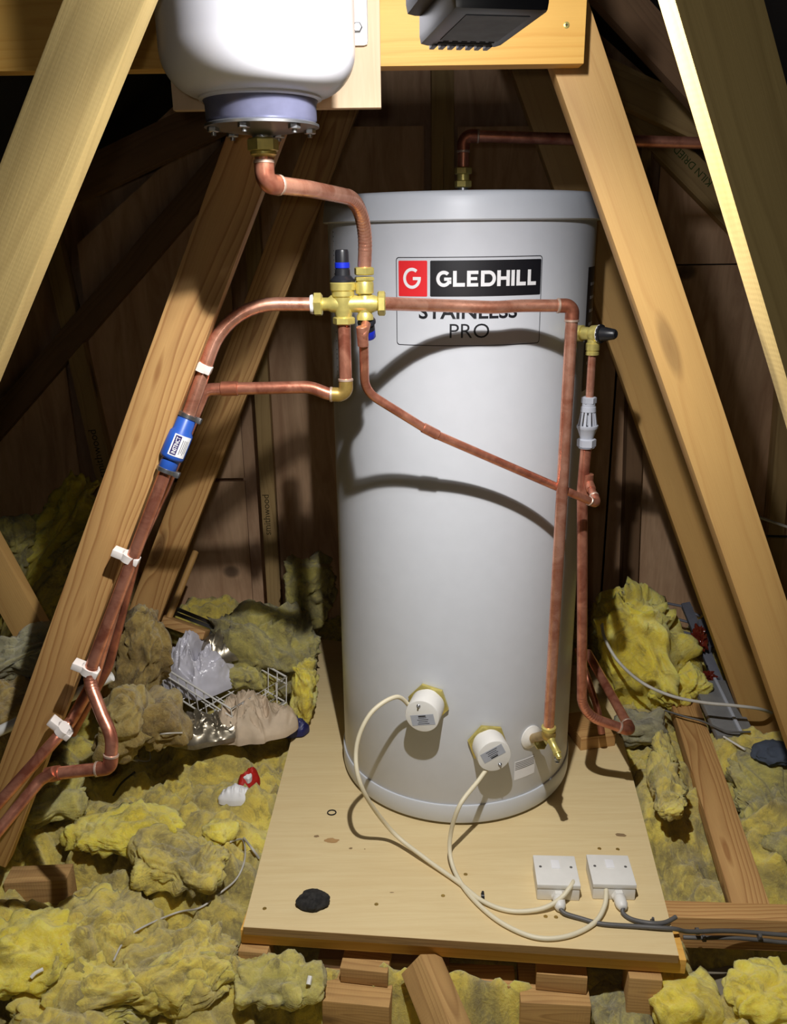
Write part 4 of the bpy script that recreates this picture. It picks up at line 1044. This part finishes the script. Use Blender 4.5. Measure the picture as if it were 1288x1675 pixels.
def clump(label, c, rad, mat='wool', rx=0.0, ry=0.0, rz=0.0, seed=0, amp=1.0, sub=5, name='wool_clump', cat='mineral wool', folds=(2.2, 2.2, 2.2)):
    bm = bmesh.new(); bmesh.ops.create_icosphere(bm, subdivisions=sub, radius=1)
    R3 = Matrix.Rotation(rz, 3, 'Z') @ Matrix.Rotation(ry, 3, 'Y') @ Matrix.Rotation(rx, 3, 'X')
    rm = sum(rad) / 3
    for v in bm.verts:
        n = v.co.normalized()
        k = (abs(n.x) ** 2.8 + abs(n.y) ** 2.8 + abs(n.z) ** 2.8) ** (-1 / 2.8)
        p = V((n.x * rad[0], n.y * rad[1], n.z * rad[2])) * k
        s_ = V((seed * 3.1, seed * 1.7, 0)); q_ = V((p.x * folds[0] * 4.6, p.y * folds[1] * 4.6, p.z * folds[2] * 4.6)) + s_
        wv = q_ + nvec(q_ * 1.3) * 0.8
        d = 0.25 * mn.noise(wv * 0.8) + 0.34 * (abs(mn.noise(wv * 1.4)) - .25) * 2 + 0.20 * (abs(mn.noise(wv * 3.2)) - .2) * 2 + 0.07 * (abs(mn.noise(wv * 8)) - .2) * 2 + 0.035 * mn.noise(wv * 20)
        p = p + nvec(q_ * 1.1 + V((9, 0, 0))) * rm * 0.30
        v.co = R3 @ (p + n * d * rm * 0.72 * amp)
        v.co.z = max(v.co.z + c.z, FL + 0.02) - c.z
        v.co.y = min(v.co.y + c.y, YB - 0.012) - c.y
    o = obj(name, bm, mat, None, angle=180); o.location = c
    return tag(o, label, cat)
cl = [
    ('yellow wool batt propped against the gable at upper left', P(92, 880, 2.34), (0.085, 0.06, 0.20), 'wool_y', 0.0, 0.62, 0, 1, (3.5, 2.2, 0.9)),
    ('second wool batt under the propped one at upper left', P(120, 935, 2.26), (0.06, 0.05, 0.17), 'wool', 0.0, 0.70, 0, 2, (3.5, 2.2, 0.9)),
    ('small curl of greenish wool left of the propped batt', P(25, 890, 2.3), (0.05, 0.05, 0.08), 'wool_o', 0.0, 0.2, 0, 3, (2.5,) * 3),
    ('grey folded batt at the left edge behind the brace', P(35, 1085, 1.70), (0.13, 0.07, 0.055), 'wool_g', 0.0, -0.35, 0.2, 4, (1.2, 3, 4)),
    ('tan wool roll below the grey folded batt at the left edge', P(15, 1160, 1.62), (0.09, 0.09, 0.07), 'wool_b', 0, 0, 0, 5, (3,) * 3),
    ('brown folded batt standing on edge right of the pipes', P(228, 1072, 1.86), (0.050, 0.06, 0.12), 'wool_b', 0.0, 0.22, 0.3, 6, (2, 3, 2)),
    ('brown lower batt curling below the one on edge', P(258, 1180, 1.74), (0.062, 0.07, 0.062), 'wool_b', 0.0, -0.25, 0.3, 7, (2, 2, 2)),
    ('pale flat batt beside the S-bend of the pipe', P(205, 1185, 1.70), (0.05, 0.06, 0.09), 'wool_b', 0, 0.3, 0, 8, (1.5,) * 3),
    ('large dirty wool heap left of the tank near the cloth', P(432, 1068, 2.22), (0.155, 0.12, 0.115), 'wool_o', 0, 0.1, 0.1, 9, (1.6,) * 3),
    ('dirty wool heap topping up behind the left edge of the tank', P(508, 965, 2.42), (0.07, 0.06, 0.10), 'wool_o', 0, 0, 0, 10, (2,) * 3),
    ('bright yellow wool strip standing against the back left of the base', P(497, 1128, 2.03), (0.034, 0.06, 0.085), 'wool_y', 0, 0.1, 0, 11, (2,) * 3),
    ('small dirty wool clump beside the wire basket', P(402, 1105, 2.10), (0.05, 0.045, 0.035), 'wool_o', 0, 0, 0, 12, (3,) * 3),
    ('tall yellow wool heap leaning right of the waste pipe', P(1052, 1075, 2.16), (0.10, 0.09, 0.22), 'wool_y', 0.0, -0.50, 0, 13, (2.4, 2, 1.2)),
    ('yellow tuft at the foot of the tall heap on the right', P(1110, 1120, 2.1), (0.075, 0.06, 0.05), 'wool_y', 0, 0, 0, 14, (2.4,) * 3),
    ('grey-green wool tuft beside the elbow of the waste pipe', P(1045, 1188, 1.98), (0.07, 0.05, 0.035), 'wool_g', 0, 0, 0, 15, (3,) * 3),
    ('bright yellow torn wool strip in the middle of the left floor', Z(205, 1402, -0.05), (0.115, 0.05, 0.032), 'wool_y', 0, 0, 0.05, 16, (2,) * 3),
    ('yellow wool tuft near the base edge beside the foil strip', Z(362, 1388, -0.03), (0.035, 0.03, 0.02), 'wool_y', 0, 0, 0.4, 17, (3,) * 3),
    ('grey-green curled wool below the tee at the left', Z(82, 1345, 0.0), (0.075, 0.06, 0.045), 'wool_o', 0, 0.2, 0.5, 18, (2.4,) * 3),
    ('big yellow rolled wool lump near the sawn joist end', Z(150, 1515, -0.02), (0.115, 0.08, 0.062), 'wool', 0, 0.15, 0.5, 19, (2, 2, 2)),
    ('yellow wool slab in the middle left, between the roll and the base', Z(300, 1455, -0.05), (0.100, 0.065, 0.036), 'wool', 0, 0, -0.1, 20, (2,) * 3),
    ('brownish dome of wool near the bottom left of the base', Z(290, 1575, -0.06), (0.095, 0.075, 0.050), 'wool', 0, 0, 0.1, 21, (1.8,) * 3),
    ('bright yellow wool at the lower left edge of the picture', Z(30, 1575, -0.04), (0.10, 0.07, 0.05), 'wool_y', 0, 0, 0.2, 22, (2,) * 3),
    ('long wool roll along the bottom left of the picture', Z(205, 1650, -0.10), (0.17, 0.05, 0.045), 'wool', 0, 0, 0.12, 23, (1.6, 3, 3)),
    ('wool roll in front of the left corner post of the base', Z(448, 1662, -0.16), (0.080, 0.045, 0.030), 'wool_o', 0, 0, 0.1, 24, (2,) * 3),
    ('rolled wool in front of the right corner post of the base', Z(1020, 1655, -0.15), (0.06, 0.06, 0.05), 'wool_o', 0, 0, 0.6, 25, (2.4,) * 3),
    ('yellow wool tuft at the bottom right, below the grey board', Z(1120, 1668, -0.15), (0.06, 0.05, 0.045), 'wool_y', 0, 0, 0, 26, (2.4,) * 3),
    ('yellow wool corner at the bottom right edge of the picture', Z(1240, 1690, -0.16), (0.07, 0.05, 0.04), 'wool_y', 0, 0, 0, 27, (2.4,) * 3),
    ('wool slab between the base and the loose timber', Z(1085, 1330, -0.06), (0.038, 0.15, 0.030), 'wool', 0, 0, -0.12, 28, (2.2,) * 3),
    ('wool slab at the right edge beyond the loose timber', Z(1265, 1330, -0.06), (0.08, 0.16, 0.045), 'wool_o', 0, 0, 0.1, 29, (2.2,) * 3),
]
for lab_, c, rad, mt, rx, ry, rz, sd_, fo_ in cl:
    if 16 <= sd_ <= 29:                                # bed it into the quilt where it lies
        gz = max(ground(c.x + a_, c.y + b_) for a_ in (-0.05, 0, 0.05) for b_ in (-0.03, 0, 0.03))
        rad = (rad[0] * 1.1, rad[1] * 1.1, rad[2] * 0.72); c = V((c.x, c.y, gz + rad[2] * 0.0))
    clump(lab_, c, rad, mt, rx, ry, rz, sd_, 1.0, 5 if max(rad) > 0.07 else 4, folds=fo_)

# ---------------------------------------------------------------- clutter at the left
def crumple(bm, c, rad, seed=0, sub=5, amp=0.5, rot=None, f=2.6):
    g_ = bmesh.new(); bmesh.ops.create_icosphere(g_, subdivisions=sub, radius=1)
    for v in g_.verts:
        n = v.co.normalized(); q_ = n * f + V((seed * 2.3, seed, 0)); q_ = q_ + nvec(q_) * 0.5
        d = 1 + amp * (0.35 - abs(mn.noise(q_)) * 1.3) + amp * .4 * (0.35 - abs(mn.noise(q_ * 2.0)) * 1.5) + amp * .18 * mn.noise(q_ * 5)
        p = V((n.x * rad[0], n.y * rad[1], n.z * rad[2])) * d
        if rot: p = rot @ p
        v.co = c + p
    tmp = bpy.data.meshes.new('t'); g_.to_mesh(tmp); g_.free(); bm.from_mesh(tmp); bpy.data.meshes.remove(tmp); return bm
def mound(bm, c, rx, ry, h, seed=0, fold=1.0, rz=0.0, f=7.0, n=44, m=90):
    rings = []; cs_, sn_ = math.cos(rz), math.sin(rz)
    for i in range(n + 1):
        r = i / n; row = []
        for k in range(m if i else 1):
            a = 2 * PI * k / m
            edge = 1 + 0.22 * mn.noise(V((math.cos(a) * 1.4, math.sin(a) * 1.4, seed)))
            x = r * math.cos(a) * rx * edge; y = r * math.sin(a) * ry * edge
            q_ = V((x * f * 1.6, y * f * 0.9, seed)); q_ = q_ + nvec(q_ * 0.8) * 0.9
            rg = (0.5 - abs(mn.noise(q_ * 1.1))) * 1.2 + (0.4 - abs(mn.noise(q_ * 2.4))) * 0.6 + (0.4 - abs(mn.noise(q_ * 5))) * 0.22
            z = h * (max(0, 1 - r ** 2.2)) ** 0.8 * (0.55 + 0.55 * rg * fold + 0.35 * mn.noise(V((x * 9, y * 9, seed + 4))))
            x += 0.12 * rx * mn.noise(q_ * 0.9 + V((5, 0, 0))) * r; y += 0.12 * ry * mn.noise(q_ * 0.9 + V((0, 5, 0))) * r
            row.append(bm.verts.new(c + V((x * cs_ - y * sn_, x * sn_ + y * cs_, z))))
        rings.append(row)
    for i in range(n):
        A, B = rings[i], rings[i + 1]
        for k in range(m):
            k2 = (k + 1) % m
            if len(A) == 1: bm.faces.new((A[0], B[k], B[k2]))
            else: bm.faces.new((A[k], B[k], B[k2], A[k2]))
    low = [bm.verts.new(v.co + V((0, 0, -0.012))) for v in rings[-1]]
    for k in range(m): bm.faces.new((rings[-1][k], low[k], low[(k + 1) % m], rings[-1][(k + 1) % m]))
    bm.faces.new(low[::-1]); return bm
tag(obj('polythene_bag', mound(bmesh.new(), P(326, 1108, 2.10), 0.11, 0.085, 0.12, 3, 1.2, -0.3, 11.0, 60, 130), 'sheetbag', angle=25), 'crumpled white polythene bag in the wire basket', 'bag')
tag(obj('polythene_bag', mound(bmesh.new(), P(362, 1062, 2.14), 0.075, 0.06, 0.06, 6), 'foil', angle=25), 'dark crumpled film behind the white bag', 'bag')
tag(obj('cloth_bundle', mound(bmesh.new(), P(412, 1182, 1.93), 0.115, 0.085, 0.085, 5, 1.0, 0.15, 13.0, 60, 130), 'cloth', angle=35), 'crumpled cream cloth lying left of the back of the base', 'cloth')
tag(obj('film_scrap', mound(bmesh.new(), P(335, 1195, 1.88), 0.10, 0.06, 0.05, 8, 1.3, 0.1, 14), 'foil', angle=20), 'crinkled clear film scrap left of the cream cloth', 'plastic film')
tag(obj('plastic_scrap', mound(bmesh.new(), P(481, 1190, 1.97), 0.034, 0.035, 0.03, 9, 1.4, 0, 26, 24, 60), 'bluepl', angle=20), 'dark blue plastic scrap beside the base', 'plastic film')
# wire basket
A_, B_ = Z(262, 1088, 0.17), Z(378, 1160, 0.13); x = (B_ - A_); Lb = x.length; x.normalize(); y = up.cross(x).normalized()
if y.y < 0: y = -y
t = thing('wire_basket', 'white wire basket holding the polythene bag', 'basket', A_)
def wire(pts, r=0.0018, seg=6): return tube(bmesh.new(), pts, r, seg)
rim = bmesh.new()
for hz, rr in ((0, 0.0028), (-0.022, 0.0022), (-0.075, 0.0025)):
    s_in = 0.006 if hz < -0.05 else 0; cs = [A_ + x * s_in + y * s_in, A_ + x * (Lb - s_in) + y * s_in, A_ + x * (Lb - s_in) + y * (.2 - s_in), A_ + x * s_in + y * (.2 - s_in)]
    cs = [c_ + V((0, 0, hz)) for c_ in cs]; tube(rim, cs + [cs[0]], rr, 8)
obj('rim', rim, 'white', t)
n_ = 8
for k in range(n_ + 1):
    p = A_ + x * Lb * k / n_
    obj('wire', wire([p, p + V((0, 0, -0.075)) + y * .006, p + y * .194 + V((0, 0, -0.075)), p + y * .2]), 'white', t)
for k in range(1, 5):
    p = A_ + y * .04 * k; obj('cross_wire', wire([p, p + V((0, 0, -0.075)), p + x * Lb + V((0, 0, -0.075)), p + x * Lb]), 'white', t)
# foil faced profiles behind
t = thing('metal_profile', 'bundle of grey metal strips lying behind the broom head', 'metal strip', P(285, 995, 2.25))
for k, (a_, b_) in enumerate((((283, 993), (388, 1036)), ((281, 1001), (384, 1040)), ((279, 1010), (366, 1043)))):
    p0_, p1_ = P(*a_, 2.3 - .02 * k), P(*b_, 2.2 - .02 * k)
    d_ = (p1_ - p0_).normalized(); n_v = V((0, -0.5, 0.85)); n_v = (n_v - d_ * n_v.dot(d_)).normalized(); mm = Matrix((d_, n_v.cross(d_), n_v)).transposed().to_4x4(); mm.translation = p0_
    bm = bmesh.new(); box(bm, (0, -.006, -.002), ((p1_ - p0_).length, .006, 0), mm, .0008); obj('strip', bm, 'steel', t)
# broom
t = thing('broom', 'wooden broom standing head down against the gable at left', 'broom', P(300, 1028, 2.18))
h0, h1_ = P(320, 903, 2.34), P(276, 1012, 2.17)
obj('handle', tube(bmesh.new(), [h0, h1_, h1_ + (h1_ - h0).normalized() * 0.02], 0.0095, 16), 'broom', t)
obj('handle_end', tube(bmesh.new(), [P(268, 1024, 2.16), P(257, 1050, 2.14)], 0.0095, 16), 'broom', t)
p0_, p1_ = P(260, 1014, 2.15), P(334, 1040, 2.12)
d_ = (p1_ - p0_).normalized(); n_v = V((0, -1, 0.35)); n_v = (n_v - d_ * n_v.dot(d_)).normalized(); mm = Matrix((d_, n_v.cross(d_), n_v)).transposed().to_4x4(); mm.translation = p0_
bm = bmesh.new(); box(bm, (0, -.013, -.045), ((p1_ - p0_).length, .013, 0), mm, .004); obj('head', bm, 'web', t)
# white waste pipe behind the brace
a_, b_ = P(-40, 1215, 1.50), P(183, 1106, 1.53)
t = thing('plastic_pipe', 'white plastic pipe passing behind the clipped brace, its open end facing right', 'pipe', b_)
d_ = (b_ - a_).normalized(); Lp_ = (b_ - a_).length
obj('pipe', lathe(bmesh.new(), a_, d_, [(0, 0.0107), (Lp_, 0.0107), (Lp_, 0.0088), (Lp_ - 0.02, 0.0088), (Lp_ - 0.021, 0.0)], 28), 'white', t)
# cords and strips on the wool
def onwool(px, py, dz=0.008, z0=-0.06):
    p = Z(px, py, z0)
    for _ in range(4): p = Z(px, py, ground(p.x, p.y) + dz)
    return p
bpy.context.view_layer.update()
_dg = bpy.context.evaluated_depsgraph_get()
def onto(px, py, lift=0.004):
    ok, loc, nrm_, i_, ob, mx = sc.ray_cast(_dg, V((0, 0, ZC)), ray(px, py).normalized())
    return loc + V((0, 0, lift))
def cord(label, pts, r, mat, cat='cord', dz=0.03, name='cord'):
    return cable(name, label, cat, [onto(a, b, r + 0.006 + max(0, c) * 0.4) for a, b, c in pts], r, mat, None, 8, 8)
# packet
t = thing('torn_packet', 'crumpled red and cream packet on the wool left of the base', 'packet', onto(395, 1300))
c_ = onto(407, 1278); obj('red_side', mound(bmesh.new(), c_ + V((0, 0, -.004)), 0.021, 0.034, 0.040, 12, 1.0, -0.5, 14, 24, 60), 'redpl', t, angle=20)
obj('cream_flap', mound(bmesh.new(), onto(388, 1300, -0.002), 0.040, 0.024, 0.028, 14, 1.2, 0.1, 18, 24, 60), 'paper', t, angle=20)
obj('white_patch', mound(bmesh.new(), c_ + V((0, -0.010, 0.020)), 0.011, 0.014, 0.008, 15, 1.0, 0.3, 14, 14, 30), 'paper', t, angle=20)
cord('long thin white cord trailing over the wool at lower left', [(187, 1580, 0.01), (205, 1550, 0.02), (235, 1526, 0.015), (290, 1498, 0.0), (328, 1490, 0.0), (362, 1465, 0.0), (388, 1442, 0.0), (401, 1410, 0.0), (398, 1380, 0.005), (378, 1382, 0.0)], 0.0020, 'wcable')
cord('short pale strip standing up near the left edge of the base', [(400, 1380, 0.015), (412, 1395, 0.012), (424, 1411, 0.008)], 0.0028, 'wcable', 'strip', name='strip')
cord('looped white cord beside the brown batt', [(200, 1243, 0.02), (226, 1254, 0.02), (222, 1236, 0.05), (240, 1225, 0.06), (268, 1212, 0.06), (284, 1200, 0.06)], 0.0021, 'wcable')
cord('second looped white cord crossing the first near the brown batt', [(222, 1252, 0.02), (246, 1252, 0.02), (246, 1232, 0.05), (262, 1222, 0.06), (300, 1216, 0.05)], 0.0019, 'wcable')
cord('short white offcut of cord lying in the bottom left wool', [(52, 1606, 0.0), (60, 1600, 0.006), (72, 1592, 0.0)], 0.0035, 'white', 'cord')
cord('small black rod lying on the wool below the white loops', [(186, 1306, 0.0), (200, 1288, 0.01), (222, 1270, 0.01)], 0.0026, 'black', 'rod', name='rod')
cord('tiny white scrap in front of the left corner post', [(505, 1618, -0.07), (508, 1604, -0.06)], 0.0045, 'white', 'scrap', name='scrap')

# ---------------------------------------------------------------- clutter at the right
cable('white_cable', 'pale cable draped over the wool heap and the far right brace', 'cable',
      [P(985, 1020, 2.08), P(990, 1045, 2.04), P(1012, 1082, 2.00), P(1050, 1116, 1.97), P(1098, 1138, 1.94), P(1150, 1149, 1.92), P(1200, 1154, 1.905), P(1240, 1159, 1.91), P(1262, 1166, 1.95)], 0.0042, 'wcable')
cable('white_cable', 'thin dark lead lying across the loose timber at right', 'cable',
      [Z(1088, 1162, 0.03), Z(1120, 1172, 0.03), Z(1150, 1180, 0.03), Z(1188, 1196, 0.035), Z(1228, 1197, 0.035)], 0.0026, 'gcable')
cord('short white rod lying near the foot of the far right brace', [(1184, 1210, 0.0), (1218, 1231, 0.0)], 0.0028, 'white', 'rod', name='rod')
cable('white_cable', 'thin white wire at the right edge behind the braces', 'cable', [P(1240, 845, 2.3), P(1262, 853, 2.3), P(1300, 866, 2.3)], 0.004, 'wcable')
cable('black_cable', 'short dark wire at the right edge, just under the white one', 'cable', [P(1255, 877, 2.3), P(1300, 878, 2.3)], 0.004, 'black')
M['fit'] = flat('fitting_plastic', (128, 128, 128), 0.5)
t = thing('light_fitting', 'grey plastic fluorescent fitting lying beside the far right brace', 'light fitting', Z(1185, 1190, 0.03))
p0_, p1_ = Z(1162, 1112, 0.06), Z(1206, 1203, 0.02)
o = plank('tray', p0_, p1_, 0.10, 0.02, 'fit', None, None, face=V((0, 0, 1)), parent=t, bev=0.006)
o = plank('rim', p0_ + V((0.012, 0, 0.008)), p1_ + V((0.012, 0, 0.008)), 0.008, 0.008, 'grey_pl', None, None, face=V((0, 0, 1)), parent=t)
M['rack'] = flat('rack_plastic', (104, 106, 116), 0.5)
t = thing('wire_rack', 'dark grey rack with thin rods leaning right of the wool heap', 'rack', P(1140, 1040, 2.3))
plank('spine', P(1122, 985, 2.42), P(1192, 1150, 2.12), 0.028, 0.02, 'rack', None, None, parent=t, bev=0.003)
for (a_, b_, ya_, yb_2) in (((1062, 981), (1134, 995), 2.45, 2.41), ((1116, 994), (1146, 1008), 2.42, 2.39), ((1076, 1004), (1132, 1019), 2.42, 2.38), ((1128, 1024), (1152, 1025), 2.38, 2.35), ((1100, 1030), (1140, 1039), 2.38, 2.34), ((1102, 1092), (1178, 1110), 2.14, 2.16), ((1112, 1120), (1190, 1138), 2.10, 2.13)):
    obj('rod', tube(bmesh.new(), [P(*a_, ya_), P(*b_, yb_2)], 0.0042, 8), 'rack', t)
rock('glossy_ornament', 'glossy red-brown lumpy object beside the grey rack', 'ornament', P(1141, 1065, 2.25), 0.028, 'redgloss', (.7, .6, 1.4), 3, .9, 3.0)
rock('glossy_ornament', 'small glossy dark object above the grey fitting', 'ornament', P(1158, 1113, 2.14), 0.018, 'redgloss', (1, .6, .8), 7, .8, 3.0)
rock('dark_lump', 'dark crumpled lump on the upper part of the grey rack', 'lump', P(1155, 1065, 2.28), 0.04, 'rack', (.8, .6, 1.5), 9, .8, 2.6)
t_ = bmesh.new(); crumple(t_, Z(1268, 1232, 0.04), (0.055, 0.04, 0.025), 21, 4, .25, f=1.5)
tag(obj('sacking', t_, 'mesh'), 'blue-grey sacking at the foot of the far right brace', 'sack')

# ---------------------------------------------------------------- cordless work light hooked in front of the beam
t = thing('work_light', 'black cordless work light battery hanging in the top centre of the picture', 'work light', (0.055, 0.60, 1.40))
zp = 1.40
for _ in range(30):
    wdt = (Z(818, 80, zp) - Z(684, 77, zp)).length; zp = ZC + (zp - ZC) * (0.064 / wdt)
fl, fr_ = Z(684, 77, zp), Z(818, 80, zp); nl = Z(712, -20, zp)
xx = (fr_ - fl).normalized(); yy_ = V((-xx.y, xx.x, 0))
if yy_.y > 0: yy_ = -yy_
Ld = 0.136
mm = Matrix((xx, yy_, xx.cross(yy_))).transposed().to_4x4(); mm.translation = V((fl.x, fl.y, zp))
sg = 1 if xx.cross(yy_).z > 0 else -1
def bb(x0_, y0_, z0_, x1_, y1_, z1_, name, mat, par, bev=0.0):
    bm = bmesh.new(); box(bm, (x0_, y0_, min(sg * z0_, sg * z1_)), (x1_, y1_, max(sg * z0_, sg * z1_)), mm @ Matrix.Scale(0.064 / 0.076, 4), bev); return obj(name, bm, mat, par)
pk = bb(0, 0, 0, 0.076, Ld, 0.055, 'battery_pack', 'black', t, 0.007)
M['housing'] = flat('housing_plastic', (62, 60, 68), 0.5, var=0.05)
M['panel'] = flat('battery_label', (74, 78, 88), 0.55, var=0.25, scale=55)
bb(0.013, 0.032, -0.0006, 0.064, 0.122, 0.001, 'label_panel', 'panel', pk)
bb(0.014, 0.016, -0.0008, 0.062, 0.022, 0.001, 'slot', 'blackr', pk)
for k in range(6): bb(0.017 + k * .0082, 0.0255, -0.0007, 0.0215 + k * .0082, 0.029, 0.001, 'vent', 'blackr', pk)
for k in range(7): bb(0.011 + k * .0083, -0.004, -0.0012, 0.0155 + k * .0083, 0.013, 0.006, 'grip_rib', 'black', pk, 0.0008)
# head above the pack (out of the picture): the lamp sits behind its lens
bb(-0.013, 0.004, 0.022, 0.080, Ld, 0.070, 'housing', 'housing', t, 0.008)
hx = V((LPOS.x, LPOS.y - 0.028, LPOS.z)); ld_dir = V((0.0, 0.9, -0.45)).normalized()
obj('lamp_head', lathe(bmesh.new(), LPOS - ld_dir * 0.012, -ld_dir, [(0, 0.045), (0.004, 0.048), (0.03, 0.044), (0.034, 0.02), (0.036, 0.0)], 40), 'black', t)
nk = V((fl + fr_) / 2 + yy_ * 0.06); nk.z = zp + 0.05
obj('neck', tube(bmesh.new(), [nk, LPOS - ld_dir * 0.03], 0.013, 16), 'black', t)
